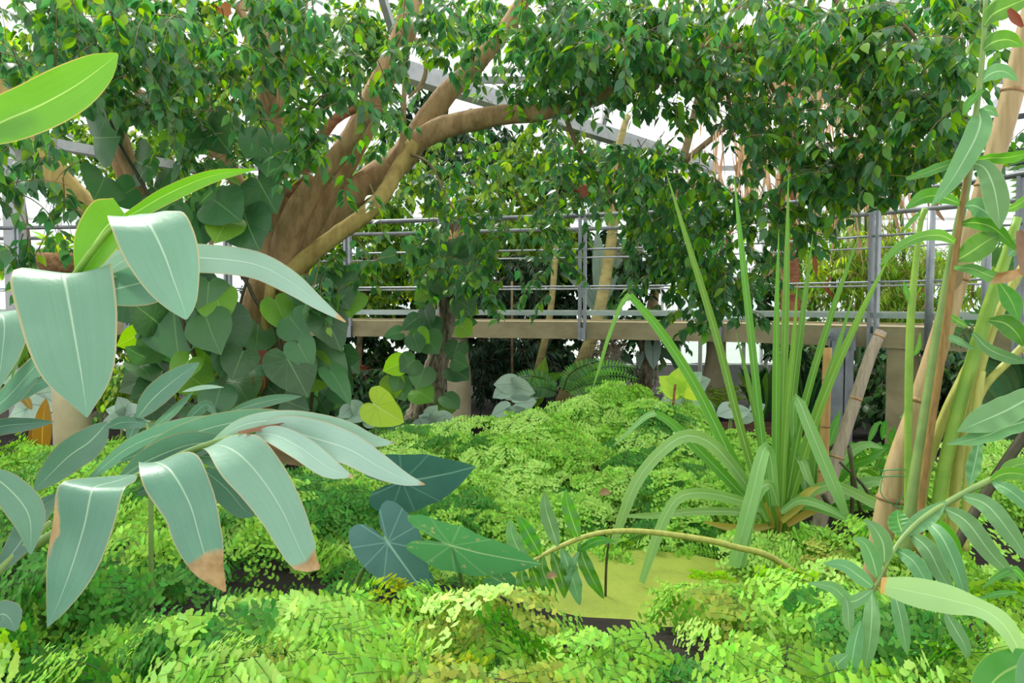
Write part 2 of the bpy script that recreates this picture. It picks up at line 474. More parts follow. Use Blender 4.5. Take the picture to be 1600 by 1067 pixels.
def blade(path, hw, n=14, m=3, side=None, roll=0.0, cup=0.18, wave=0.0, wn=5, prof=DEF_PROF, seed=0, mb=None, world=False, mi=0):
    """a leaf blade along its midrib. path: (px, py, d); hw: half width in px (one number with the usual outline, or one per path point)"""
    rr = random.Random(seed)
    if world:
        pts = [(*p, 0, 1) for p in path]
    else:
        pts = []
        for i, (a, b, d) in enumerate(path):
            w = (hw[i] if isinstance(hw, (list, tuple)) else hw) * d / FPX
            pts.append((*P(a, b, d), w, roll[i] if isinstance(roll, (list, tuple)) else roll))
    if world:
        pts = [(*p, (hw[i] if isinstance(hw, (list, tuple)) else hw), roll[i] if isinstance(roll, (list, tuple)) else roll) for i, p in enumerate(path)]
    c = catmull(pts, n)
    pos = [Vector(x[:3]) for x in c]
    ph1, ph2 = rr.random() * 6.3, rr.random() * 6.3
    vs, fs, uvs = [], [], []
    for i in range(n + 1):
        v = i / n
        T = (pos[min(i + 1, n)] - pos[max(i - 1, 0)]).normalized()
        V = (pos[i] - EYE).normalized()
        if side is not None:
            sv = side if isinstance(side, Vector) else dirw(*side)
            s = (sv - T * sv.dot(T)).normalized()
        else:
            s = T.cross(V)
            s = (s if s.length > 1e-5 else T.orthogonal()).normalized()
        if c[i][4]:
            s = Quaternion(T, math.radians(c[i][4])) @ s
        N = T.cross(s)
        w = max(c[i][3], 0.0)
        if not isinstance(hw, (list, tuple)):
            w *= float(np.interp(v, [x for x, _ in prof], [y for _, y in prof]))
        w = max(w, 0.0006)
        for j in range(-m, m + 1):
            u = j / m
            au = abs(u)
            off = cup * w * (au ** 1.3)
            if wave:
                off += wave * w * au * math.sin(2 * PI * wn * v + (ph1 if u > 0 else ph2))
            vs.append(pos[i] + s * (u * w) + N * off)
            uvs.append((0.5 + 0.5 * u, v))
    k = 2 * m + 1
    for i in range(n):
        for j in range(2 * m):
            a = i * k + j
            fs.append((a, a + 1, a + k + 1, a + k))
    out = mb or MB()
    out.add(vs, fs, uvs, mi)
    return out


HEART = [(0, 1.0), (12, 0.86), (30, 0.68), (55, 0.57), (85, 0.54), (115, 0.56), (140, 0.54), (158, 0.44), (170, 0.28), (180, 0.12)]
ARROW = [(0, 1.0), (10, 0.84), (28, 0.64), (55, 0.50), (85, 0.46), (115, 0.50), (135, 0.58), (150, 0.62), (162, 0.50), (172, 0.24), (180, 0.06)]
ROUND = [(0, 1.0), (7, 0.89), (22, 0.82), (48, 0.76), (80, 0.72), (110, 0.66), (140, 0.57), (163, 0.46), (175, 0.34), (180, 0.26)]


def heart(att, tip, width=1.0, roll=0.0, table=HEART, cup=0.10, bend=0.15, world=False, V=None, na=28, wavy=0.02, seed=0, flip=False):
    """a heart-shaped leaf: att is where the stalk meets the blade, tip its point"""
    rr = random.Random(seed)
    A = att if world else P(*att)
    B = tip if world else P(*tip)
    T = (B - A)
    L = T.length
    T.normalize()
    V = V or (A - EYE).normalized()
    s = T.cross(V).normalized()
    if roll:
        s = Quaternion(T, math.radians(roll)) @ s
    N = T.cross(s)
    if N.dot(V) > 0 and not flip:
        N = -N
    xs, ys = [a for a, _ in table], [b for _, b in table]
    rings = (0.33, 0.68, 1.0)
    vs, uvs, fs = [A], [(0.5, 0.35)], []
    ph = rr.random() * 6
    for q in rings:
        for k in range(na):
            a = -180 + 360 * (k + 0.0) / na
            r = float(np.interp(abs(a), xs, ys)) * q * L
            al, lat = r * math.cos(math.radians(a)), r * math.sin(math.radians(a)) * width
            off = cup * abs(lat) - bend * (al * al) / L - 0.25 * bend * lat * lat / L
            if q == 1.0:
                off += wavy * L * math.sin(a / 180 * PI * 7 + ph)
            vs.append(A + T * al + s * lat + N * off)
            uvs.append((0.5 + 0.5 * lat / (0.6 * L * width), 0.35 + 0.65 * al / L))
    for k in range(na):
        k2 = (k + 1) % na
        fs.append((0, 1 + k, 1 + k2))
        for q in range(2):
            o = 1 + q * na
            fs.append((o + k, o + na + k, o + na + k2, o + k2))
    return MB().add(vs, fs, uvs)


def box_into(mb, c, sx, sy, sz, rot=None, mi=0, bev=0.0):
    """a box about centre c; rot is a 3x3 Matrix"""
    vs = []
    for x in (-1, 1):
        for y in (-1, 1):
            for z in (-1, 1):
                p = Vector((x * sx / 2, y * sy / 2, z * sz / 2))
                vs.append(Vector(c) + (rot @ p if rot else p))
    fs = [(0, 1, 3, 2), (4, 6, 7, 5), (0, 4, 5, 1), (2, 3, 7, 6), (0, 2, 6, 4), (1, 5, 7, 3)]
    mb.add(vs, fs, None, mi)
    return mb


def bar_into(mb, a, b, w, h, up=Vector((0, 0, 1)), mi=0):
    a, b = Vector(a), Vector(b)
    t = (b - a)
    L = t.length
    t.normalize()
    s = t.cross(up).normalized()
    u = s.cross(t)
    rot = Matrix((t, s, u)).transposed()
    return box_into(mb, (a + b) / 2, L, w, h, rot, mi)


# ---- many small leaves joined into one mesh (numpy)
def leaf_template(L=1.0, W=0.4, fold=0.15, curl=0.15, rows=4, shape=None):
    """a small leaf along +X, face up +Z, pointed"""
    shape = shape or [(0, 0.0), (0.15, 0.6), (0.4, 1.0), (0.65, 0.8), (0.85, 0.35), (1, 0.0)]
    v, uv, f = [], [], []
    for i in range(rows + 1):
        t = i / rows
        w = np.interp(t, [a for a, _ in shape], [b for _, b in shape]) * W / 2
        z = -curl * L * t * t
        if i in (0, rows):
            v.append((t * L, 0, z)); uv.append((0.5, t))
        else:
            v += [(t * L, -w, z + fold * w), (t * L, 0, z), (t * L, w, z + fold * w)]
            uv += [(0, t), (0.5, t), (1, t)]
    n = len(v)
    f += [(0, 2, 1), (0, 3, 2)]
    for i in range(rows - 2):
        a = 1 + 3 * i
        f += [(a, a + 1, a + 4), (a, a + 4, a + 3), (a + 1, a + 2, a + 5), (a + 1, a + 5, a + 4)]
    a = n - 4
    f += [(a, a + 1, n - 1), (a + 1, a + 2, n - 1)]
    return np.array(v, float), np.array(f, np.int32), np.array(uv, float)


def joined_mesh(name, tmpl, mats4, mat, origin=(0, 0, 0), extra=None, mat_idx=None, flip=False):
    """copies of a triangle template under N 4x4 matrices, as one mesh"""
    V, F, UV = tmpl
    N = len(mats4)
    hom = np.concatenate([V, np.ones((len(V), 1))], 1)
    vs = np.einsum('nij,vj->nvi', mats4, hom)[:, :, :3].reshape(-1, 3) - np.array(origin)
    fs = (F[None] + (np.arange(N) * len(V))[:, None, None]).reshape(-1, 3)
    uv = np.tile(UV, (N, 1))
    mi = np.zeros(len(fs), np.int32) if mat_idx is None else np.repeat(mat_idx, len(F)).astype(np.int32)
    return raw_mesh(name, vs, fs, uv, mat, mi)


def raw_mesh(name, vs, fs, uv, mats, mi=None, smooth=True):
    me = bpy.data.meshes.new(name)
    me.vertices.add(len(vs))
    me.vertices.foreach_set('co', np.ascontiguousarray(vs, dtype=np.float32).ravel())
    me.loops.add(len(fs) * 3)
    li = np.ascontiguousarray(fs, dtype=np.int32).ravel()
    me.loops.foreach_set('vertex_index', li)
    me.polygons.add(len(fs))
    me.polygons.foreach_set('loop_start', np.arange(len(fs), dtype=np.int32) * 3)
    if mi is not None:
        me.polygons.foreach_set('material_index', mi)
    if smooth:
        me.polygons.foreach_set('use_smooth', np.ones(len(fs), dtype=bool))
    u = me.uv_layers.new(name='uv')
    u.data.foreach_set('uv', np.ascontiguousarray(uv[li], dtype=np.float32).ravel())
    for m in (mats if isinstance(mats, (list, tuple)) else [mats]):
        me.materials.append(m)
    me.update(calc_edges=True)
    return me


def link(name, me, parent=None, loc=None):
    o = bpy.data.objects.new(name, me)
    COL.objects.link(o)
    if parent: o.parent = parent
    if loc is not None: o.location = loc
    return o


def frames(dirs, ups, scale, pos, rng):
    """N matrices: X along dirs, Z near ups"""
    X = dirs / np.linalg.norm(dirs, axis=1, keepdims=True)
    Y = np.cross(ups, X)
    Y /= np.maximum(np.linalg.norm(Y, axis=1, keepdims=True), 1e-6)
    Z = np.cross(X, Y)
    m = np.zeros((len(X), 4, 4))
    m[:, :3, 0] = X * scale[:, None]
    m[:, :3, 1] = Y * scale[:, None]
    m[:, :3, 2] = Z * scale[:, None]
    m[:, :3, 3] = pos
    m[:, 3, 3] = 1
    return m

# ------------------------------------------------------------------ ground
TOP_PTS = [(-60, 1085, 1.6), (400, 1080, 1.6), (800, 1080, 1.62), (1200, 1085, 1.6), (1650, 1085, 1.6),
           (100, 965, 2.2), (300, 930, 2.3), (450, 985, 2.1), (750, 968, 2.35), (1000, 1000, 2.2), (1250, 965, 2.3), (1560, 960, 2.3),
           (300, 850, 2.9), (480, 880, 2.9), (650, 938, 2.8), (1180, 900, 3.1), (1350, 880, 3.1), (1560, 850, 3.3), (100, 850, 2.9),
           (60, 740, 4.2), (200, 715, 4.2), (330, 760, 3.8), (480, 790, 3.8), (600, 820, 3.9),
           (850, 875, 4.2), (1000, 870, 4.3), (1120, 855, 4.2), (1230, 830, 4.1), (1400, 790, 4.3), (1560, 780, 4.2),
           (700, 770, 4.6), (900, 745, 4.9), (1080, 755, 4.8), (560, 712, 5.2), (720, 668, 5.6), (900, 640, 6.0), (1000, 615, 6.2), (1110, 672, 5.9), (1190, 716, 5.2),
           (400, 650, 6.2), (540, 690, 6.2), (100, 700, 5.6), (250, 670, 6), (1400, 690, 6.0), (1560, 690, 5.6), (1300, 708, 6),
           (640, 700, 7.5), (800, 690, 8.0), (1000, 680, 8.0), (1250, 680, 8), (1500, 690, 7.5), (300, 690, 8), (0, 700, 8),
           (0, 650, 10.5), (400, 650, 10.5), (800, 650, 10.5), (1200, 640, 10.5), (1600, 640, 10.5),
           (-100, 610, 14), (400, 610, 14), (800, 610, 14), (1200, 605, 14), (1700, 605, 14)]
CTRL = np.array([tuple(P(*t)) for t in TOP_PTS])
POND = P(1000, 915, 3.62)
POND_Z = 0.27


def top_z(x, y):
    x, y = np.atleast_1d(x).astype(float), np.atleast_1d(y).astype(float)
    d2 = (x[:, None] - CTRL[None, :, 0]) ** 2 + (y[:, None] - CTRL[None, :, 1]) ** 2
    k = 0.10 + 0.02 * y[:, None] ** 1.3
    w = 1.0 / (d2 + k * k * 0.35) ** 2
    return (w * CTRL[None, :, 2]).sum(1) / w.sum(1)


def pond_f(x, y):
    """0 inside the pond, 1 outside"""
    q = np.sqrt(((x - POND.x) / 0.50) ** 2 + ((y - POND.y) / 0.40) ** 2)
    return np.clip((q - 0.9) / 0.5, 0, 1)


def ground_z(x, y):
    x, y = np.atleast_1d(x).astype(float), np.atleast_1d(y).astype(float)
    z = top_z(x, y) - 0.20
    f = pond_f(x, y)
    return z * f + (POND_Z - 0.06) * (1 - f)


def gz(x, y):
    return float(ground_z(x, y)[0])


def make_ground():
    n = 150
    xs = np.sign(np.linspace(-1, 1, n)) * np.abs(np.linspace(-1, 1, n)) ** 1.5 * 15
    ys = 0.2 + (np.linspace(0, 1, n) ** 1.5) * 20.2
    X, Y = np.meshgrid(xs, ys)
    Z = ground_z(X.ravel(), Y.ravel())
    Z += npr.normal(0, 0.006, Z.shape)
    vs = np.stack([X.ravel(), Y.ravel(), Z], 1)
    i, j = np.meshgrid(np.arange(n - 1), np.arange(n - 1))
    a = (j * n + i).ravel()
    fs = np.concatenate([np.stack([a, a + 1, a + n + 1], 1), np.stack([a, a + n + 1, a + n], 1)])
    o = link('ground', raw_mesh('ground', vs, fs, vs[:, :2] * 0.1, M['soil']))
    tag(o, kind='structure')
    p = MB()
    box_into(p, (0, 45, -0.35), 120, 50, 0.4)
    o = p.build('pavement', M['paving'], smooth=False)
    tag(o, kind='structure')


make_ground()


def make_pond():
    m, nt, out = new_mat('duckweed')
    g = NG(nt)
    tc = g.n('ShaderNodeTexCoord')
    vo = g.n('ShaderNodeTexVoronoi')
    vo.inputs['Scale'].default_value = 130
    nt.links.new(tc.outputs['Object'], vo.inputs['Vector'])
    n1 = g.noise(5, 4, tc.outputs['Object'])
    c = g.mix(g.step(n1, 0.35, 0.7), lin('#8c9c34'), lin('#a0b03c'))
    sepc = g.n('ShaderNodeSeparateColor')
    nt.links.new(vo.outputs['Color'], sepc.inputs[0])
    c = g.mix(g.math('MULTIPLY', sepc.outputs[0], 0.35), c, lin('#6c8c28'))
    pr = g.n('ShaderNodeBsdfPrincipled')
    nt.links.new(c, pr.inputs['Base Color'])
    pr.inputs['Roughness'].default_value = 0.6
    b = g.n('ShaderNodeBump')
    b.inputs['Strength'].default_value = 0.5
    b.inputs['Distance'].default_value = 0.004
    b.invert = True
    nt.links.new(vo.outputs['Distance'], b.inputs['Height'])
    nt.links.new(b.outputs[0], pr.inputs['Normal'])
    nt.links.new(pr.outputs[0], out.inputs[0])
    mb = MB()
    vs, fs = [(POND.x, POND.y, POND_Z)], []
    n = 48
    for q in (0.5, 1.0):
        for k in range(n):
            a = 2 * PI * k / n
            vs.append((POND.x + 0.66 * q * math.cos(a), POND.y + 0.54 * q * math.sin(a), POND_Z))
    for k in range(n):
        k2 = (k + 1) % n
        fs.append((0, 1 + k, 1 + k2))
        fs.append((1 + k, 1 + n + k, 1 + n + k2, 1 + k2))
    mb.add(vs, fs)
    o = mb.build('duckweed_pond', m)
    tag(o, 'small pond surface covered with yellow-green duckweed between the maidenhair ferns', 'pond', kind='stuff')


make_pond()

# ------------------------------------------------------------------ glasshouse shell
BACK_Y = 20.0


def make_shell():
    fr = MB()
    x0, x1, zs = -26.0, 26.0, (0.0, 1.2, 2.5, 3.8, 5.1)
    step = 1.3
    nx = int((x1 - x0) / step)
    for i in range(nx + 1):
        box_into(fr, (x0 + i * step, BACK_Y, 2.55), 0.07, 0.10, 5.3)
    for z in zs:
        box_into(fr, (0, BACK_Y, z), x1 - x0, 0.09, 0.06)
    w = fr.build('wall_back', M['white_frame'], smooth=False)
    tag(w, kind='structure')
    pane = MB()
    box_into(pane, (0, 0, 0), step - 0.08, 0.012, 1.23)
    pm = pane.mesh('pane', M['glass'], smooth=False)
    for i in range(nx):
        for k in range(4):
            x = x0 + (i + 0.5) * step
            if abs(x) < 16:
                link('pane', pm, w, (x, BACK_Y, (zs[k] + zs[k + 1]) / 2))
    # roof: rafters and purlins over the whole house, glass between
    rf = MB()
    for i in range(0, 11):
        x = -22 + i * 4
        bar_into(rf, (x, 20, 5.1), (x, 4, 7.6), 0.10, 0.18)
        bar_into(rf, (x, 4, 7.6), (x, -12, 5.1), 0.10, 0.18)
    for y, z in ((20, 5.1), (15, 5.9), (10, 6.65), (4, 7.6)):
        bar_into(rf, (-26, y, z), (26, y, z), 0.10, 0.12)
    r = rf.build('roof', M['grey_beam'], smooth=False)
    tag(r, kind='structure')
    # the long gutter beams inside the house
    g = MB()
    a, b = P(600, 118, 9.6), P(1120, 268, 17.0)
    a.z = b.z = 4.55
    bar_into(g, a, b, 0.22, 0.16)
    bar_into(g, a + Vector((0, 0.25, 0.2)), b + Vector((0, 0.25, 0.2)), 0.10, 0.08)
    a, b = P(-150, 150, 9.5), P(520, 300, 16)
    a.z = b.z = 3.9
    bar_into(g, a, b, 0.18, 0.14)
    tag(g.build('beam_gutter', M['grey_beam'], smooth=False), kind='structure')
    g = MB()
    a, b = P(1280, 285, 9.6), P(1720, 225, 7.6)
    a.z = b.z = (a.z + b.z) / 2
    bar_into(g, a, b, 0.14, 0.16)
    bar_into(g, a + Vector((0, 0, 0.42)), b + Vector((0, 0, 0.42)), 0.05, 0.05)
    tag(g.build('beam_valley', M['shade_cloth'], smooth=False), kind='structure')


make_shell()


def make_door():
    a, b = P(1062, 475, 13.2), P(1198, 475, 12.7)
    t = (b - a)
    L = t.length
    t.normalize()
    nrm = Vector((-t.y, t.x, 0))
    rot = Matrix((t, nrm, Vector((0, 0, 1)))).transposed()
    d = thing('door_1', 'white framed glass double door beyond the footbridge', 'door', (a.x, a.y, 0.1))
    d['kind'] = 'structure'
    del d['category']
    fr = MB()
    for k in range(5):
        box_into(fr, a + t * (L * k / 4) + Vector((0, 0, 1.05 - a.z)), 0.06, 0.08, 1.95, rot)
    for z in (0.12, 1.0, 2.02):
        box_into(fr, a + t * (L / 2) + Vector((0, 0, z - a.z)), L, 0.08, 0.07, rot)
    fr.build('door_frame', M['white_frame'], d, smooth=False)
    for k in range(4):
        for z0, z1 in ((0.15, 0.97), (1.04, 1.98)):
            p = MB()
            box_into(p, a + t * (L * (k + 0.5) / 4) + Vector((0, 0, (z0 + z1) / 2 - a.z)), L / 4 - 0.07, 0.012, z1 - z0, rot)
            p.build('pane', M['glass'], d, smooth=False)


make_door()

# ------------------------------------------------------------------ footbridge
BR_PX = [(-260, 10.4), (0, 10.2), (250, 9.9), (500, 9.6), (700, 9.2), (900, 8.8), (1050, 8.4), (1200, 7.84), (1370, 7.05), (1480, 6.55), (1600, 5.95), (1750, 5.3), (1900, 4.7)]
_br = catmull([(P(x, 475, d).x, P(x, 475, d).y, 0) for x, d in BR_PX], 60)
BR = [Vector((a, b, 0)) for a, b, _ in _br]


def br_normal(i):
    t = (BR[min(i + 1, len(BR) - 1)] - BR[max(i - 1, 0)]).normalized()
    return Vector((-t.y, t.x, 0))


def br_line(off, z):
    return [BR[i] + br_normal(i) * off + Vector((0, 0, z)) for i in range(len(BR))]


def br_at_px(px, off=0.0):
    """the point of the bridge line whose column in the photograph is px"""
    pts = [BR[i] + br_normal(i) * off for i in range(len(BR))]
    cols = [800 + FPX * p.x / (p.y * math.cos(PITCH)) for p in pts]
    k = int(np.searchsorted(cols, px))
    k = min(max(k, 1), len(pts) - 1)
    f = (px - cols[k - 1]) / (cols[k] - cols[k - 1])
    return pts[k - 1].lerp(pts[k], f), br_normal(k)


def sweep_rect(mb, off0, off1, z0, z1):
    n = len(BR)
    vs, fs = [], []
    for i in range(n):
        nn = br_normal(i)
        for o, z in ((off0, z0), (off1, z0), (off1, z1), (off0, z1)):
            vs.append(BR[i] + nn * o + Vector((0, 0, z)))
    for i in range(n - 1):
        for k in range(4):
            a, b = i * 4 + k, i * 4 + (k + 1) % 4
            fs.append((a, b, b + 4, a + 4))
    fs += [(3, 2, 1, 0), tuple(4 * (n - 1) + k for k in range(4))]
    return mb.add(vs, fs)


def make_bridge():
    c, _ = br_at_px(900)
    b = thing('footbridge', 'curved concrete footbridge with grey tubular railings behind the fig tree', 'footbridge', (c.x, c.y, gz(c.x, c.y)))
    sweep_rect(MB(), 0, 0.16, 1.2, 1.395).build('edge_beam', M['concrete'], b, smooth=False)
    sweep_rect(MB(), 1.30, 1.46, 1.2, 1.395).build('edge_beam', M['concrete'], b, smooth=False)
    sweep_rect(MB(), 0.16, 1.30, 1.28, 1.38).build('deck', M['concrete'], b, smooth=False)
    for off, nm in ((-0.03, 'near'), (1.49, 'far')):
        sweep_rect(MB(), off - 0.004, off + 0.008, 1.47, 1.52).build('toe_plate', M['toe'], b, smooth=False)
        pts = br_line(off, 2.6)
        tube_into(MB(), pts, [0.027] * len(pts), 10, n=90).build('handrail', M['steel_dark'], b)
        for z in (2.22, 1.80):
            pts = br_line(off, z)
            tube_into(MB(), pts, [0.011] * len(pts), 6, n=90).build('rail', M['steel'], b)
    pxs = [-120, 30, 200, 357, 544, 690, 910, 1123, 1365, 1595]
    for px in pxs:
        for off in (-0.03, 1.49):
            q, nn = br_at_px(px, off)
            t = Vector((nn.y, -nn.x, 0))
            pm = MB()
            rot = Matrix((t, nn, Vector((0, 0, 1)))).transposed()
            z0 = 1.19 if off < 0 else 1.3
            for s in (-0.03, 0.03):
                box_into(pm, q + t * s + Vector((0, 0, (z0 + 2.585) / 2)), 0.028, 0.06, 2.585 - z0, rot)
            box_into(pm, q + Vector((0, 0, 1.26)), 0.088, 0.05, 0.14, rot)
            pm.build('post', M['steel'], b, smooth=False)
    # the lower side rail on two round posts towards the right end
    for px in (1452, 1540):
        q, nn = br_at_px(px, -0.05)
        tube_into(MB(), [q + Vector((0, 0, 1.2)), q + Vector((0, 0, 2.40))], [0.034, 0.034], 12, n=2).build('post', M['steel'], b)
    # pillars
    def pillar(px, off, prof, mat, sides=20):
        q, nn = br_at_px(px, off)
        g0 = gz(q.x, q.y) - 0.1
        zs = [g0 + (1.2 - g0) * t for t, _ in prof]
        tube_into(MB(), [Vector((q.x, q.y, z)) for z in zs], [r for _, r in prof], sides, n=14).build('pillar', mat, b)
    bulge = [(0, 0.145), (0.35, 0.145), (0.6, 0.15), (0.72, 0.135), (0.85, 0.115), (1.0, 0.115)]
    pillar(717, 0.16, bulge, M['concrete_cream'])
    pillar(250, 0.2, bulge, M['concrete_cream'])
    pillar(1120, 0.95, bulge, M['concrete_cream'])
    q, nn = br_at_px(1413, 0.12)
    g0 = gz(q.x, q.y) - 0.1
    t = Vector((nn.y, -nn.x, 0))
    rot = Matrix((t, nn, Vector((0, 0, 1)))).transposed()
    box_into(MB(), (q.x, q.y, (g0 + 1.2) / 2), 0.20, 0.20, 1.2 - g0, rot).build('pillar', M['concrete'], b, smooth=False)
    q, nn = br_at_px(1316, -0.07)
    sp = MB()
    g0 = gz(q.x, q.y) - 0.1
    for s in (-0.085, 0.085):
        box_into(sp, q + t * s + Vector((0, 0, (g0 + 1.33) / 2)), 0.014, 0.13, 1.33 - g0, rot)
    box_into(sp, q + Vector((0, 0, (g0 + 1.33) / 2)), 0.17, 0.012, 1.33 - g0, rot)
    box_into(sp, q + Vector((0, -0.03, 1.27)), 0.25, 0.02, 0.2, rot)
    box_into(sp, q - nn * 0.06 + Vector((0, 0, 0.7)), 0.12, 0.012, 1.1, rot)
    st = sp.build('steel_stanchion', M['steel'], b, smooth=False)
    for s in (-0.09, 0.09):
        bo = MB()
        tube_into(bo, [q + t * s - nn * 0.09 + Vector((0, 0, 1.29)), q + t * s - nn * 0.05 + Vector((0, 0, 1.29))], [0.014, 0.014], 6, n=1)
        bo.build('bolt', M['steel_dark'], st, smooth=False)


make_bridge()

q = P(114, 700, 5.6)
mb = MB()
_g = gz(q.x, q.y) - 0.05
tube_into(mb, [Vector((q.x, q.y, _g)), Vector((q.x, q.y, 1.42))], [0.125, 0.125], 20, n=3)
box_into(mb, (q.x, q.y, 1.44), 0.30, 0.30, 0.05)
o = mb.build('bollard', M['cream_post'], origin=(q.x, q.y, _g))
tag(o, 'round cream-painted concrete post behind the hanging broad ginger leaf', 'post')
for px, py, d, w, lab in ((27, 480, 10.9, 0.2, 'grey square column behind the railing at the far left end of the footbridge'),):
    q = P(px, py, d)
    mb = MB()
    _g = gz(q.x, q.y)
    box_into(mb, (q.x, q.y, (_g + 4.2) / 2), w, w, 4.2 - _g)
    box_into(mb, (q.x, q.y, 4.2), w * 1.6, w * 1.6, 0.12)
    o = mb.build('square_column', M['grey_beam'], smooth=False, origin=(q.x, q.y, _g))
    tag(o, lab, 'column')

# ------------------------------------------------------------------ weeping fig
def spray_leaves(n, length, rng, leaf_len):
    """one drooping leafy twig along +X, hanging towards -Z: leaf dirs, ups, scales, positions and the twig line"""
    t = np.linspace(0, 1, 8)
    sag = rng.uniform(0.25, 0.6)
    bendy = rng.uniform(-0.15, 0.15)
    line = np.stack([t * length * (1 - 0.25 * sag * t), bendy * length * t * t, -sag * length * t * t], 1)
    s = np.sort(rng.uniform(0.08, 1.0, n))
    pos = np.stack([np.interp(s, t, line[:, k]) for k in range(3)], 1)
    sgn = np.where(np.arange(n) % 2 == 0, 1.0, -1.0)
    d = np.stack([0.55 + rng.uniform(-.3, .3, n), sgn * rng.uniform(0.4, 1.0, n), -rng.uniform(0.25, 1.1, n)], 1)
    up = np.stack([rng.normal(0.25, 0.35, n), rng.normal(0, 0.4, n) + sgn * 0.2, np.full(n, 0.9)], 1)
    sc = leaf_len * rng.uniform(0.65, 1.15, n)
    pos = pos + d / np.linalg.norm(d, axis=1, keepdims=True) * 0.012
    return d, up, sc, pos, line


def place_sprays(clusters, rng, nleaf=16, length=0.42, leaf_len=0.085, lift=0.0, clear=None):
    """leaf matrices and twig polylines of sprays filling ellipsoids given as (px, py, d, rx px, ry px, depth radius m, sprays)"""
    mats, lines = [], []
    for (px, py, d, rx, ry, rd, ns) in clusters:
        for _ in range(ns):
            while True:
                a = rng.uniform(-1, 1, 3)
                if (a * a).sum() <= 1: break
            base = np.array(P(px + a[0] * rx, py + a[1] * ry - 12, d + a[2] * rd))
            if clear is not None and clear(base, rng): continue
            az = rng.uniform(0, 2 * PI)
            pitch = rng.uniform(-0.9, 0.35) + lift
            dx = np.array([math.cos(az) * math.cos(pitch), math.sin(az) * math.cos(pitch), math.sin(pitch)])
            dy = np.cross([0, 0, 1.0], dx)
            dy /= np.linalg.norm(dy)
            R = np.stack([dx, dy, np.cross(dx, dy)], 1)
            L = length * rng.uniform(0.6, 1.2)
            D, U, SC, PO, line = spray_leaves(max(4, int(nleaf * rng.uniform(0.7, 1.2))), L, rng, leaf_len)
            # leaves droop with gravity whatever the twig's slope
            flat = rng.uniform(0, 1) ** 1.5
            Dw = D @ R.T
            Dw[:, 2] = Dw[:, 2] * (1 - 0.5 * flat) - 0.4 * (1 - flat)
            Uw = U @ R.T
            Uw[:, 2] += 0.4 + 0.6 * flat
            c0 = base - R @ (np.array([L * 0.45, 0, 0]))
            mats.append(frames(Dw, Uw, SC, PO @ R.T + c0, rng))
            lines.append(line @ R.T + c0)
    return np.concatenate(mats), lines


def twig_mesh(name, lines, r, mat, origin):
    """thin three-sided twigs joined into one mesh"""
    V, F = [], []
    k = 0
    for ln in lines:
        ln = np.asarray(ln)
        n = len(ln)
        T = np.gradient(ln, axis=0)
        T /= np.maximum(np.linalg.norm(T, axis=1, keepdims=True), 1e-6)
        a = np.cross(T, [0.3, 0.2, 0.93])
        a /= np.maximum(np.linalg.norm(a, axis=1, keepdims=True), 1e-6)
        b = np.cross(T, a)
        rad = np.linspace(r, r * 0.4, n)[:, None]
        ring = [ln + rad * (a * math.cos(q) + b * math.sin(q)) for q in (0, 2.094, 4.189)]
        V.append(np.stack(ring, 1).reshape(-1, 3))
        i = np.arange(n - 1)[:, None] * 3 + k
        for p in range(3):
            p2 = (p + 1) % 3
            F.append(np.concatenate([i + p, i + p2, i + 3 + p2], 1))
            F.append(np.concatenate([i + p, i + 3 + p2, i + 3 + p], 1))
        k += 3 * n
    V = np.concatenate(V) - np.array(origin)
    F = np.concatenate(F).astype(np.int32)
    return raw_mesh(name, V, F, np.full((len(V), 2), 0.5), mat)


FIG_LEAF = leaf_template(1.0, 0.56, fold=0.22, curl=0.18, rows=5,
                         shape=[(0, 0.0), (0.12, 0.55), (0.32, 1.0), (0.55, 0.88), (0.75, 0.45), (0.88, 0.14), (1, 0.0)])
LEAF_MESH = {}


def leaf_parts(root, mats, mat, n, name='leaf', tmpl=None):
    """the n leaves that show largest become parts of their own; returns the rest"""
    org = np.array(root.location)
    pos = mats[:, :3, 3]
    rel = pos - np.array(EYE)
    dep = rel @ np.array(FW)
    px = 800 + FPX * (rel @ np.array(RT)) / dep
    py = 533.5 - FPX * (rel @ np.array(UP)) / dep
    inside = (px > 0) & (px < 1600) & (py > 0) & (py < 1067) & (dep > 0.3)
    size = np.linalg.norm(mats[:, :3, 0], axis=1) / np.maximum(dep, 0.3) * inside
    order = np.argsort(-size)
    pick, rest = order[:n], order[n:]
    key = (id(tmpl), mat.name)
    if key not in LEAF_MESH:
        LEAF_MESH[key] = raw_mesh(name, tmpl[0], tmpl[1], tmpl[2], mat)
    me = LEAF_MESH[key]
    for i in pick:
        m = mats[i].copy()
        m[:3, 3] -= org
        o = bpy.data.objects.new(name, me)
        COL.objects.link(o)
        o.parent = root
        o.matrix_local = Matrix(m.tolist())
    return mats[np.sort(rest)]


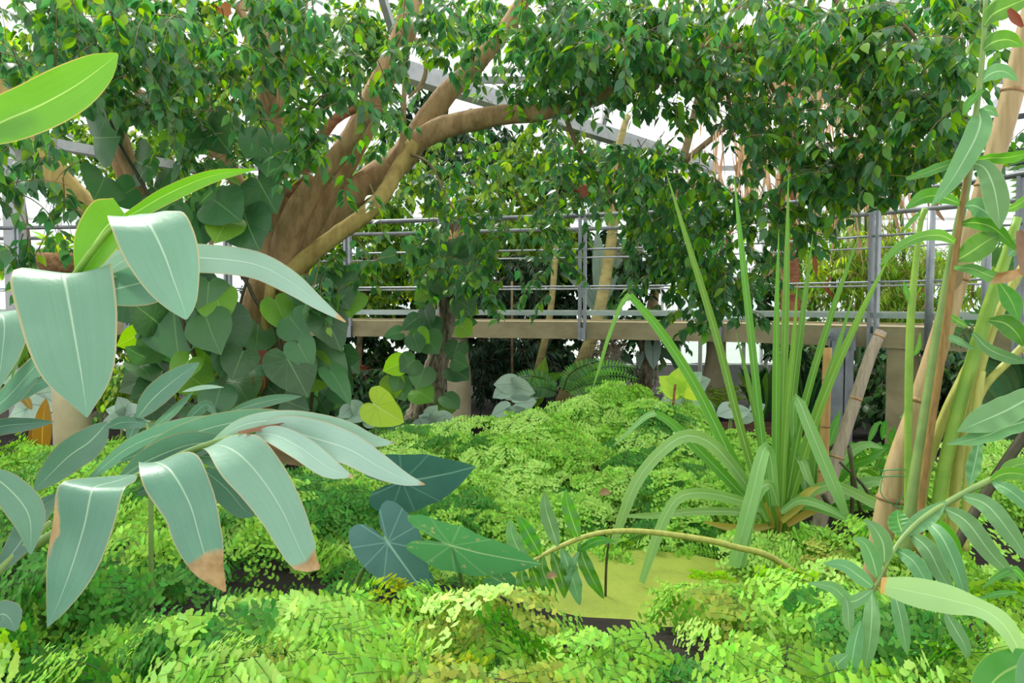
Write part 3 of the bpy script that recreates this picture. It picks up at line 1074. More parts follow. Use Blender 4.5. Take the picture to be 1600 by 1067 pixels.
FIG_CLUSTERS = [
    (60, 60, 4.9, 95, 95, .8, 30), (40, 240, 4.7, 75, 95, .6, 26), (110, 320, 4.6, 50, 50, .4, 9), (30, 370, 4.7, 40, 50, .3, 6),
    (250, 55, 5.2, 120, 80, .8, 36), (300, 150, 5.0, 95, 75, .6, 27), (330, 240, 5.2, 60, 40, .4, 7), (180, 140, 5.4, 60, 60, .5, 10),
    (450, 55, 5.0, 110, 80, .7, 40), (480, 165, 4.9, 85, 70, .5, 28), (560, 110, 5.1, 60, 60, .5, 13), (465, 245, 4.9, 45, 50, .4, 10), (565, 295, 5.3, 65, 40, .4, 12),
    (650, 40, 5.6, 80, 60, .6, 19), (740, 60, 6.1, 90, 70, .8, 26), (770, 150, 6.3, 60, 45, .7, 10), (600, 190, 5.6, 40, 50, .4, 6),
    (850, 55, 5.8, 100, 80, .8, 34), (950, 70, 5.6, 110, 80, .8, 38), (900, 140, 5.8, 80, 40, .5, 11), (1020, 140, 5.8, 70, 50, .5, 12),
    (1060, 55, 5.8, 100, 80, .8, 32), (1180, 60, 5.6, 100, 90, .8, 34), (1130, 160, 5.6, 90, 60, .7, 24),
    (1300, 60, 5.2, 120, 90, .8, 46), (1420, 90, 5.0, 105, 115, .8, 48), (1300, 200, 5.2, 130, 90, .8, 58), (1420, 220, 5.0, 85, 85, .6, 34),
    (1230, 280, 5.6, 95, 75, .7, 38), (1350, 290, 5.2, 75, 50, .6, 18), (1200, 200, 5.6, 70, 60, .6, 16), (1240, 370, 5.6, 60, 60, .5, 14),
    (1050, 300, 6.1, 105, 70, .7, 38), (1130, 390, 6.0, 70, 90, .6, 32), (1085, 455, 6.0, 50, 75, .5, 22), (1170, 460, 6.0, 50, 50, .4, 9),
    (960, 285, 6.2, 80, 70, .7, 26), (880, 285, 6.6, 80, 90, .7, 26), (850, 400, 6.8, 60, 80, .5, 16), (1010, 390, 6.3, 45, 60, .4, 10),
    (720, 260, 6.6, 80, 80, .8, 26), (680, 330, 6.6, 60, 60, .5, 15), (755, 410, 6.0, 45, 85, .4, 20), (700, 420, 6.3, 60, 50, .4, 10),
    (550, 400, 5.6, 50, 60, .3, 7), (505, 470, 5.5, 40, 60, .3, 6), (1500, 50, 4.6, 70, 80, .5, 18), (1540, 180, 4.9, 40, 80, .4, 6)]

LIMBS = [
    # (name, path of (px, py, d, radius px), bark, roughness)
    ('trunk', [(402, 690, 6.15, 46), (405, 640, 6.15, 42), (402, 560, 6.15, 38), (412, 480, 6.15, 35), (430, 400, 6.2, 33), (433, 330, 6.2, 25), (434, 250, 6.15, 19), (425, 170, 6.1, 18), (416, 90, 6.0, 19), (400, 20, 6.0, 15), (380, -40, 6.0, 13)], 'bark'),
    ('limb', [(452, 440, 6.2, 30), (462, 375, 6.25, 30), (505, 300, 6.3, 27), (550, 225, 6.35, 23), (583, 160, 6.4, 21), (612, 95, 6.4, 19), (638, 30, 6.4, 18), (650, -50, 6.4, 16)], 'bark'),
    ('limb', [(440, 420, 6.1, 24), (456, 350, 6.0, 22), (490, 290, 5.95, 19), (530, 240, 5.9, 15), (565, 190, 5.9, 12), (585, 130, 5.9, 10)], 'bark'),
    ('limb', [(470, 400, 6.35, 24), (530, 320, 6.4, 22), (590, 275, 6.45, 22), (625, 250, 6.45, 22), (660, 200, 6.45, 20), (695, 150, 6.45, 17), (740, 105, 6.5, 14), (800, 30, 6.6, 12), (840, -40, 6.6, 10)], 'bark'),
    ('limb', [(610, 260, 6.42, 14), (650, 222, 6.3, 17), (700, 198, 6.25, 18), (775, 180, 6.2, 16), (830, 178, 6.1, 14), (894, 161, 6.1, 15), (950, 145, 6.0, 14), (1006, 127, 6.0, 14), (1060, 100, 5.9, 15), (1110, 60, 5.9, 13), (1150, 20, 5.9, 11), (1190, -40, 5.9, 9)], 'bark'),
    ('limb', [(1095, 72, 5.9, 9), (1140, 74, 5.8, 7), (1190, 76, 5.8, 7), (1225, 66, 5.8, 6), (1252, 45, 5.8, 5), (1262, 0, 5.8, 4)], 'bark'),
    ('limb', [(438, 450, 6.05, 18), (470, 412, 6.0, 15), (520, 372, 5.95, 13), (570, 335, 5.95, 13), (602, 300, 6.0, 12), (622, 265, 6.15, 12), (645, 225, 6.25, 12)], 'bark_moss'),
    ('limb', [(96, -40, 5.6, 14), (110, 20, 5.6, 14), (131, 86, 5.6, 14), (160, 150, 5.6, 13), (178, 200, 5.6, 14), (205, 265, 5.6, 13), (225, 320, 5.65, 12), (260, 400, 5.7, 12), (330, 520, 5.8, 12), (370, 620, 5.9, 14)], 'bark'),
    ('limb', [(78, -40, 5.8, 9), (95, 20, 5.8, 9), (125, 95, 5.75, 9), (150, 160, 5.75, 10), (178, 240, 5.7, 9), (200, 300, 5.7, 8)], 'bark'),
    ('limb', [(-60, 50, 6.0, 18), (0, 115, 6.0, 18), (35, 190, 6.0, 19), (65, 245, 6.0, 20), (105, 295, 6.0, 20), (150, 335, 6.0, 17), (230, 400, 6.0, 15), (320, 490, 6.0, 16), (380, 580, 6.0, 20)], 'bark_moss'),
    ('limb', [(195, 120, 6.0, 6), (230, 160, 6.0, 8), (255, 185, 6.0, 8), (290, 200, 6.05, 8), (330, 225, 6.1, 11), (360, 265, 6.1, 12), (385, 320, 6.1, 13), (405, 380, 6.15, 15)], 'bark'),
    ('limb', [(305, 60, 6.1, 6), (312, 115, 6.1, 8), (325, 180, 6.1, 9), (345, 225, 6.1, 10), (365, 270, 6.1, 10)], 'bark'),
    ('limb', [(372, -30, 5.8, 10), (382, 20, 5.8, 11), (400, 70, 5.85, 13), (415, 120, 5.9, 12), (430, 170, 6.0, 10)], 'bark'),
    ('limb', [(478, -20, 6.1, 8), (468, 20, 6.1, 9), (450, 60, 6.1, 10), (438, 110, 6.1, 10), (433, 180, 6.1, 10)], 'bark'),
    ('shoot', [(622, 258, 6.2, 6), (629, 215, 6.15, 4.5), (631, 160, 6.1, 4), (632, 100, 6.1, 3.5), (628, 40, 6.1, 3)], 'bark'),
    ('shoot', [(640, 155, 6.3, 4), (660, 130, 6.3, 4), (665, 100, 6.3, 3), (650, 60, 6.3, 3)], 'twig'),
    ('peeled_limb', [(452, 308, 5.98, 10), (466, 285, 5.95, 13), (480, 255, 5.92, 13), (493, 228, 5.9, 10), (520, 190, 5.9, 8), (560, 165, 5.95, 8)], 'bark_brown'),
    ('aerial_root', [(424, 430, 5.9, 8), (419, 480, 5.88, 9), (412, 530, 5.88, 7), (408, 600, 5.9, 7), (406, 660, 5.95, 8)], 'bark_moss'),
    ('aerial_root', [(366, 500, 5.95, 10), (362, 560, 5.92, 12), (358, 620, 5.95, 15), (352, 690, 6.0, 20)], 'bark'),
    ('aerial_root', [(440, 500, 6.0, 12), (442, 560, 6.0, 12), (448, 620, 6.0, 14), (455, 690, 6.0, 18)], 'bark'),
    ('twig_branch', [(1120, 90, 5.8, 5), (1135, 130, 5.75, 4), (1140, 165, 5.7, 3), (1155, 210, 5.7, 2.5)], 'twig'),
    ('twig_branch', [(880, 165, 6.1, 4), (892, 205, 6.1, 4), (915, 250, 6.1, 3.5), (945, 285, 6.1, 3), (965, 330, 6.1, 2)], 'twig'),
    ('twig_branch', [(640, 240, 6.2, 3), (670, 255, 6.0, 2), (690, 290, 5.9, 2), (710, 330, 5.9, 1.6)], 'twig'),
    ('twig_branch', [(1400, 30, 5.0, 3), (1430, 60, 5.0, 3), (1445, 110, 5.0, 2.5), (1450, 180, 5.0, 2)], 'twig'),
    ('twig_branch', [(1290, -20, 5.2, 4), (1330, 40, 5.2, 4), (1345, 130, 5.2, 3), (1330, 220, 5.2, 2.5), (1335, 300, 5.2, 1.6)], 'twig'),
    ('twig_branch', [(1180, 80, 5.7, 4), (1215, 160, 5.6, 3), (1225, 240, 5.6, 2.5), (1215, 330, 5.6, 1.6)], 'twig'),
    ('twig_branch', [(450, 180, 5.2, 3), (510, 148, 5.0, 2.5), (550, 145, 4.95, 2), (585, 170, 4.95, 2)], 'twig'),
]


LIMB_PTS = np.concatenate([catmull([(*P(a, b, q), w * q / FPX) for a, b, q, w in path], 30) for _, path, m in LIMBS if m.startswith('bark') and path[0][3] > 7])


def near_limb(base, rng):
    """the bare inner crown: few leafy twigs grow right before the big limbs"""
    v = LIMB_PTS[:, :3] - base
    lateral = np.sqrt(v[:, 0] ** 2 + v[:, 2] ** 2)
    hit = (lateral < LIMB_PTS[:, 3] + 0.16) & (np.abs(v[:, 1]) < 1.3)
    return base[0] < 0.1 and bool(hit.any()) and rng.uniform() < 0.72


def make_fig():
    b = P(402, 690, 6.15)
    root = thing('fig_tree', 'large weeping fig with smooth tan limbs and dense glossy green foliage', 'tree', (b.x, b.y, gz(b.x, b.y)))
    for i, (nm, path, mat) in enumerate(LIMBS):
        px_tube(path, 12 if path[0][3] > 8 else 7, n=len(path) * 4, rough=0.05 if path[0][3] > 8 else 0.0, seed=i).build(nm, M[mat], root)
    rng = np.random.RandomState(11)
    mats, lines = place_sprays([(*q[:6], int(q[6] * (1.0 if 600 < q[0] < 1000 and q[1] > 200 else (2.1 if q[1] < 150 else 1.8) if q[0] < 1090 else (1.6 if q[1] < 100 else 1.12)))) for q in FIG_CLUSTERS], rng, clear=near_limb, nleaf=16, length=0.40, leaf_len=0.102)
    young = rng.uniform(0, 1, len(mats)) < np.where(mats[:, 0, 3] > 1.2, 0.36, 0.27)  # share of lime leaves painted as backlit, larger on the right
    a = leaf_parts(root, mats[~young], M['ficus'], 250, 'leaf', FIG_LEAF)
    y = leaf_parts(root, mats[young], M['ficus_lime'], 50, 'leaf', FIG_LEAF)
    org = root.location
    allm = np.concatenate([a, y])
    o = link('foliage', joined_mesh('foliage', FIG_LEAF, allm, [M['ficus'], M['ficus_lime']], org,
                                    mat_idx=np.concatenate([np.zeros(len(a)), np.ones(len(y))])), root)
    tag(o, kind='stuff')
    o = link('twigs', twig_mesh('twigs', lines, 0.004, M['twig'], org), root)
    tag(o, kind='stuff')
    # dry leaves caught in the crown
    for k, (px, py, d, w, h) in enumerate([(508, 262, 5.4, 8, 22), (412, 225, 5.5, 8, 20), (945, 68, 5.3, 8, 24), (345, 15, 5.3, 14, 12), (490, 245, 5.7, 6, 18), (905, 300, 6, 12, 12)]):
        blade([(px, py - h / 2, d), (px + 3, py, d - .01), (px - 3, py + h / 2, d)], w, n=6, m=2, cup=0.5, wave=0.3, seed=k).build('dry_leaf', M['rust_leaf'] if k in (3, 5) else M['dead'], root)


make_fig()

# ------------------------------------------------------------------ broad-leaved gingers at the left
def stem_part(root, path, mat, name='stem', sides=10, **kw):
    return px_tube(path, sides, **kw).build(name, M[mat], root)


def rooted_stem(root, path, mat, name='stem', sides=10):
    """a stem that starts in the ground at the plant's base"""
    pts = [root.location - Vector((0, 0, 0.03))] + [P(*q[:3]) for q in path]
    rad = [path[0][3] * path[0][2] / FPX] + [q[3] * q[2] / FPX for q in path]
    return tube_into(MB(), pts, rad, sides, n=len(pts) * 4).build(name, M[mat], root)


def leaf_part(root, path, hw, mat, name='leaf', label=None, **kw):
    o = blade(path, hw, **kw).build(name, M[mat], root)
    if label: o['label'] = label
    return o


def base_at(px, py, d):
    p = P(px, py, d)
    return (p.x, p.y, gz(p.x, p.y))


r = thing('ginger_plant', 'tall broad-leaved ginger cane whose huge blue-green leaf hangs before the railing', 'plant', base_at(-280, 1010, 1.95))
stem_part(r, [(-260, 980, 1.95, 9), (-110, 720, 1.95, 9), (0, 590, 1.92, 9), (80, 490, 1.72, 8), (118, 430, 1.57, 6), (150, 384, 1.52, 5), (192, 338, 1.47, 3)], 'stem_lime')
X = (1, 0.05, 0)
leaf_part(r, [(175, 455, 1.72), (140, 436, 1.62), (100, 427, 1.50), (104, 452, 1.45), (116, 520, 1.42), (128, 590, 1.41), (136, 652, 1.41)], [6, 42, 64, 73, 71, 52, 1], 'ginger', side=X, n=26, m=5, cup=0.10, wave=0.02, wn=3)
leaf_part(r, [(120, 428, 1.58), (140, 392, 1.55), (168, 352, 1.50), (196, 336, 1.44)], [5, 34, 40, 30], 'ginger_lime', 'leaf', side=(0.75, 0.65, -0.2), n=14, m=4, cup=-0.14, label='folded-back lime green underside of the arching leaf')
leaf_part(r, [(194, 338, 1.445), (214, 340, 1.40), (236, 356, 1.36), (256, 396, 1.34), (272, 440, 1.33), (286, 478, 1.33), (291, 499, 1.33)], [24, 42, 54, 54, 42, 22, 2], 'ginger', side=(1, -0.05, 0.1), n=24, m=5, cup=0.10)
leaf_part(r, [(185, 345, 1.60), (215, 330, 1.62), (262, 303, 1.66), (330, 275, 1.7), (400, 264, 1.74)], [5, 11, 14, 11, 1], 'ginger_lime', n=20, m=3, roll=25, cup=0.25)
leaf_part(r, [(150, 430, 1.62), (185, 408, 1.66), (245, 402, 1.68), (320, 403, 1.66), (395, 412, 1.62), (450, 438, 1.58), (500, 475, 1.55), (540, 503, 1.53)], [5, 18, 24, 23, 22, 19, 10, 1], 'ginger_pale', n=30, m=4, roll=12, cup=0.2)
leaf_part(r, [(150, 465, 1.70), (180, 452, 1.66), (240, 437, 1.62), (310, 415, 1.63)], [10, 28, 34, 6], 'ginger', n=16, m=4, roll=15, cup=0.2)
leaf_part(r, [(160, 430, 1.6), (195, 406, 1.56), (230, 392, 1.54), (262, 385, 1.53)], [4, 13, 12, 1], 'ginger_pale', n=12, m=3, roll=20)
leaf_part(r, [(150, 405, 1.7), (140, 380, 1.75), (125, 385, 1.8)], [4, 20, 3], 'ginger_lime', n=10, m=3)

r = thing('ginger_plant', 'ginger shoot at the left frame edge with one bright upright leaf near the fig leaves', 'plant', base_at(-120, 900, 1.6))
stem_part(r, [(-130, 1060, 1.6, 10), (-110, 700, 1.6, 9), (-90, 400, 1.6, 7), (-50, 222, 1.6, 5)], 'stem_lime')
leaf_part(r, [(-50, 222, 1.6), (0, 192, 1.58), (60, 166, 1.55), (115, 136, 1.52), (160, 104, 1.5), (184, 84, 1.49)], [10, 32, 37, 35, 22, 2], 'ginger_lime', n=22, m=4, roll=-8, cup=0.14)
leaf_part(r, [(-40, 205, 1.62), (10, 175, 1.62), (42, 140, 1.62), (60, 112, 1.62)], [4, 10, 8, 1], 'ginger_lime', 'rolled_leaf', n=14, m=3, cup=0.9)

r = thing('ginger_plant', 'ginger clump with grey-green leaves spreading in from the left edge below the hanging leaf', 'plant', base_at(-60, 900, 1.9))
stem_part(r, [(-90, 1060, 1.9, 10), (-70, 800, 1.9, 9), (-50, 600, 1.9, 7), (-35, 500, 1.85, 5)], 'stem_green')
leaf_part(r, [(-35, 505, 1.9), (-14, 488, 1.8), (6, 500, 1.72), (4, 550, 1.70), (-4, 610, 1.69)], [12, 36, 46, 34, 2], 'ginger', side=X, n=18, m=4)
leaf_part(r, [(36, 492, 1.74), (34, 540, 1.73), (18, 595, 1.72)], [14, 14, 2], 'ginger_lime', n=10, m=3, side=(0.8, -0.3, -0.5), label='dark green folded edge of the clipped leaf')
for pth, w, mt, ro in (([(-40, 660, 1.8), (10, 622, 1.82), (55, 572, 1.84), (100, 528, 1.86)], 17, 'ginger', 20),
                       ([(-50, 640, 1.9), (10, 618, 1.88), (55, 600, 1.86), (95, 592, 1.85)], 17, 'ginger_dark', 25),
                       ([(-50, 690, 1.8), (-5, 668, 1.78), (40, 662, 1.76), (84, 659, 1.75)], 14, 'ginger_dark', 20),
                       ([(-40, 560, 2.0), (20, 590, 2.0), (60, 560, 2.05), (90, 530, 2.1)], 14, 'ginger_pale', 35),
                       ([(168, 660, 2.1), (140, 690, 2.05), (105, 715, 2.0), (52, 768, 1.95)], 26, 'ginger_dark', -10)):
    leaf_part(r, pth, w, mt, n=16, m=3, roll=ro, cup=0.2)

r = thing('ginger_plant', 'leaning ginger cane whose drooping leaves have brown tips over the ferns', 'plant', base_at(-60, 1000, 1.95))
stem_part(r, [(-120, 1000, 1.95, 8), (0, 888, 1.9, 8), (86, 832, 1.85, 7), (170, 770, 1.8, 6.5), (240, 732, 1.76, 6), (310, 700, 1.72, 5.5), (400, 674, 1.68, 4.5), (476, 663, 1.65, 3)], 'stem_green')
leaf_part(r, [(210, 742, 1.77), (180, 752, 1.68), (150, 760, 1.60), (142, 772, 1.57), (132, 820, 1.55), (114, 880, 1.54), (94, 935, 1.54), (74, 980, 1.54)], [5, 30, 46, 50, 47, 40, 22, 1], 'ginger_wear', side=(1, 0.12, 0), n=28, m=5, cup=0.10, label='hanging leaf with a pale torn patch on its left margin')
leaf_part(r, [(225, 738, 1.75), (240, 722, 1.70), (268, 738, 1.64), (296, 786, 1.60), (312, 840, 1.59), (326, 882, 1.59), (352, 924, 1.60)], [5, 22, 44, 42, 38, 27, 2], 'ginger_tip', side=(1, -0.15, 0), n=26, m=5, cup=0.12, wave=0.03, label='drooping leaf with a curled brown dead tip')
leaf_part(r, [(318, 700, 1.72), (345, 696, 1.66), (378, 714, 1.60), (412, 752, 1.57), (442, 800, 1.55), (464, 848, 1.54), (478, 875, 1.54), (500, 888, 1.54)], [5, 22, 40, 40, 35, 29, 22, 2], 'ginger_tip2', side=(1, -0.45, 0), n=28, m=5, cup=0.12, label='long drooping leaf with a small brown tip')
leaf_part(r, [(395, 676, 1.68), (440, 672, 1.63), (495, 686, 1.58), (545, 702, 1.55), (590, 728, 1.53), (630, 748, 1.52), (664, 757, 1.52)], [5, 22, 29, 25, 20, 11, 1], 'ginger_pale', n=26, m=4, roll=-8, cup=0.16)
leaf_part(r, [(400, 678, 1.66), (430, 680, 1.60), (470, 700, 1.55), (515, 732, 1.53), (552, 745, 1.53)], [5, 15, 19, 16, 1], 'ginger_pale', n=18, m=4, roll=-5, cup=0.18)
leaf_part(r, [(330, 694, 1.74), (380, 664, 1.70), (450, 657, 1.66), (530, 670, 1.62), (580, 688, 1.60), (617, 692, 1.60)], [4, 12, 17, 17, 11, 1], 'ginger_pale', n=22, m=4, roll=10, cup=0.18)
leaf_part(r, [(395, 690, 1.72), (440, 708, 1.70), (490, 715, 1.68), (530, 704, 1.66)], [8, 14, 12, 2], 'ginger_brown', 'withered_leaf', n=14, m=3, cup=0.6, wave=0.3, label='withered brown rolled leaf')
leaf_part(r, [(372, 676, 1.66), (420, 668, 1.64), (465, 664, 1.63), (478, 690, 1.62)], [2, 4, 3, 1], 'ginger_brown', 'withered_leaf', n=12, m=2, cup=0.9)
leaf_part(r, [(385, 680, 1.64), (398, 686, 1.63), (404, 706, 1.62), (412, 722, 1.62)], [3, 4, 3, 1], 'ginger_brown', 'withered_leaf', n=10, m=2, cup=0.9)
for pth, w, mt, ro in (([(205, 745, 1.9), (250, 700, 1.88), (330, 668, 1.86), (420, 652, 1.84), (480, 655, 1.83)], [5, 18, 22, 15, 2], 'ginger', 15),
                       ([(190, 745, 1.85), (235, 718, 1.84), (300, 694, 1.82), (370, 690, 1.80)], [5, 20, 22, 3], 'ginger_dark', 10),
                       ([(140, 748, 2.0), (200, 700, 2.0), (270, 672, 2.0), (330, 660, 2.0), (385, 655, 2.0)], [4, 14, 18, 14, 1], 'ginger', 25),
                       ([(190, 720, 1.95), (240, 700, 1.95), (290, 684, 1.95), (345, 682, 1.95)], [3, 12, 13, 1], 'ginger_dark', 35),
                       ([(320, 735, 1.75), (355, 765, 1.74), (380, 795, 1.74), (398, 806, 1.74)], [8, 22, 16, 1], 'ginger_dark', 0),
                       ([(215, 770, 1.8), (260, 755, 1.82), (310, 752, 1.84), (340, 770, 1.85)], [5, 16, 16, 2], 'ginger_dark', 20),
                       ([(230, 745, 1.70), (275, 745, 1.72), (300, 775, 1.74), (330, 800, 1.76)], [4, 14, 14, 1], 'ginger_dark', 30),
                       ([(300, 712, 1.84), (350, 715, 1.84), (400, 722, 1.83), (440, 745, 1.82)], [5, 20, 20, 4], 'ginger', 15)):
    leaf_part(r, pth, w, mt, n=18, m=3, roll=ro, cup=0.2)

r = thing('ginger_plant', 'small slender-leaved ginger shoots standing in front of the fig trunk foot', 'plant', base_at(230, 720, 2.6))
rooted_stem(r, [(235, 700, 2.6, 4), (230, 660, 2.6, 3)], 'stem_green')
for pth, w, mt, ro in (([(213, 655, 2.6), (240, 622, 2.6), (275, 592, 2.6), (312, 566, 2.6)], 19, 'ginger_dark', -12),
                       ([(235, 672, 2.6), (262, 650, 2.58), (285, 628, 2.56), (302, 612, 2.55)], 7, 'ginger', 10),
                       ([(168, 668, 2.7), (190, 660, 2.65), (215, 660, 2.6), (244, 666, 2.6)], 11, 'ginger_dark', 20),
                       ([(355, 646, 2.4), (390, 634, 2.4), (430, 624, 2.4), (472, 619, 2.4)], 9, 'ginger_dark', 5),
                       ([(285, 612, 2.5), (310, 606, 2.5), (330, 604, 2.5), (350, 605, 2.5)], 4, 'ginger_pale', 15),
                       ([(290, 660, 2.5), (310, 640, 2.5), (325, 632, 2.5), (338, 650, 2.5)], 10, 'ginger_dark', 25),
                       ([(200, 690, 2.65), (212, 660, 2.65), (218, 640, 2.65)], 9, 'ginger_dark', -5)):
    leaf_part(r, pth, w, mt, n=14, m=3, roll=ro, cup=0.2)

r = thing('canna_shoot', 'dark olive broad-leaf shoot cut by the left edge above the ferns', 'plant', base_at(-20, 940, 1.5))
stem_part(r, [(-60, 960, 1.5, 7), (10, 880, 1.5, 6), (80, 815, 1.52, 4)], 'stem_green')
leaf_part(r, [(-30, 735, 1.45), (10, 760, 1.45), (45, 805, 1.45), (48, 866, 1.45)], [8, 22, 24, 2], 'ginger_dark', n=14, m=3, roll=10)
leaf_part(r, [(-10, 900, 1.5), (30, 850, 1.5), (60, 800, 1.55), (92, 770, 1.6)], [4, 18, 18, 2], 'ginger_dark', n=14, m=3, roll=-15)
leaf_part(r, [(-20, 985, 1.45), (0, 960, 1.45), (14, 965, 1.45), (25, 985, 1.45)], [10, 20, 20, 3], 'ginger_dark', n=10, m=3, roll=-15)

# ------------------------------------------------------------------ taro / elephant ears
TAROS = [
    ('big horizontal blue-green taro leaf behind the silvery ginger leaf tip', (628, 752, 3.3), (743, 738, 3.28), 1.05, 38, 'taro', (600, 850, 3.6), 0),
    ('dark blue-green heart-shaped taro leaf hanging tip down above the dark hollow', (606, 847, 2.9), (668, 935, 2.82), 1.02, 5, 'taro', (535, 945, 3.0), 0),
    ('spotted green taro leaf lying beside the ruffled fern pinnae', (705, 852, 2.75), (842, 893, 2.7), 0.85, 52, 'taro_spot', (735, 935, 3.0), 0),
    ('translucent yellow-green young taro leaf at the back edge of the fern mound', (588, 634, 5.3), (629, 661, 5.25), 1.15, 20, 'taro_lime', (585, 720, 5.4), 0),
]
for lab, att, tip, wd, ro, mt, foot, _ in TAROS:
    r = thing('taro_plant', lab, 'plant', base_at(*foot))
    k = P(*foot)
    A = P(*att)
    mid = A.lerp(Vector((k.x, k.y, gz(k.x, k.y))), 0.5) + Vector((0, 0.02, 0.03))
    tube_into(MB(), [Vector((k.x, k.y, gz(k.x, k.y) - 0.03)), mid, A + (A - EYE).normalized() * 0.01], [0.012, 0.009, 0.005], 8, n=10).build('stalk', M['stem_green'], r)
    heart(att, tip, wd, ro, ARROW if mt != 'taro_lime' else HEART, cup=0.12, bend=0.12, na=44, wavy=0.014, seed=len(lab)).build('leaf', M[mt], r)
r = thing('taro_plant', 'small upright taro leaf tip standing behind the spotted taro leaf', 'plant', base_at(775, 960, 2.9))
stem_part(r, [(775, 960, 2.9, 4), (772, 900, 2.9, 3), (668, 928, 2.9, 2)][:2], 'stem_green')
heart((776, 905, 2.85), (815, 925, 2.85), 1.0, 30, HEART).build('leaf', M['taro_spot'], r)
heart((668, 905, 2.88), (672, 930, 2.88), 0.7, 0, HEART).build('leaf', M['taro'], r)

# ------------------------------------------------------------------ strap-leaved plant
r = thing('strap_leaf_plant', 'tall strap-leaved rosette with long upright and arching sword leaves beside the pond', 'plant', base_at(1210, 845, 4.0))
D0 = 4.0
UPR = [[(1196, 800, 4.0), (1160, 680, 4.0), (1118, 520, 4.05), (1075, 380, 4.1), (1040, 266, 4.15)],
       [(1204, 800, 4.0), (1185, 640, 4.0), (1168, 480, 4.0), (1156, 370, 4.0), (1147, 276, 4.0)],
       [(1212, 800, 4.0), (1213, 640, 3.95), (1214, 500, 3.9), (1217, 358, 3.9)],
       [(1218, 800, 4.0), (1224, 600, 4.0), (1229, 430, 4.05), (1232, 272, 4.1)],
       [(1220, 800, 4.0), (1238, 620, 4.05), (1254, 490, 4.1), (1270, 366, 4.2)],
       [(1226, 800, 4.0), (1256, 640, 3.95), (1300, 490, 3.9), (1345, 360, 3.9)],
       [(1230, 800, 4.0), (1280, 640, 3.9), (1340, 500, 3.8), (1398, 385, 3.75)],
       [(1230, 790, 4.05), (1262, 680, 4.1), (1300, 570, 4.2), (1336, 450, 4.3)],
       [(1222, 800, 3.95), (1228, 660, 3.9), (1240, 540, 3.85), (1246, 440, 3.8)],
       [(1200, 800, 4.05), (1190, 700, 4.1), (1170, 600, 4.2), (1150, 520, 4.3)]]
for i, p in enumerate(UPR):
    w = [8, 8.5, 8, 5.5, 0.6] if len(p) == 5 else [8, 8.5, 6.5, 0.6]
    leaf_part(r, p, [x * (0.72 if i < 8 else 0.6) for x in w], 'strap', n=24, m=2, roll=20 * math.sin(i * 2.1), cup=0.45, seed=i)
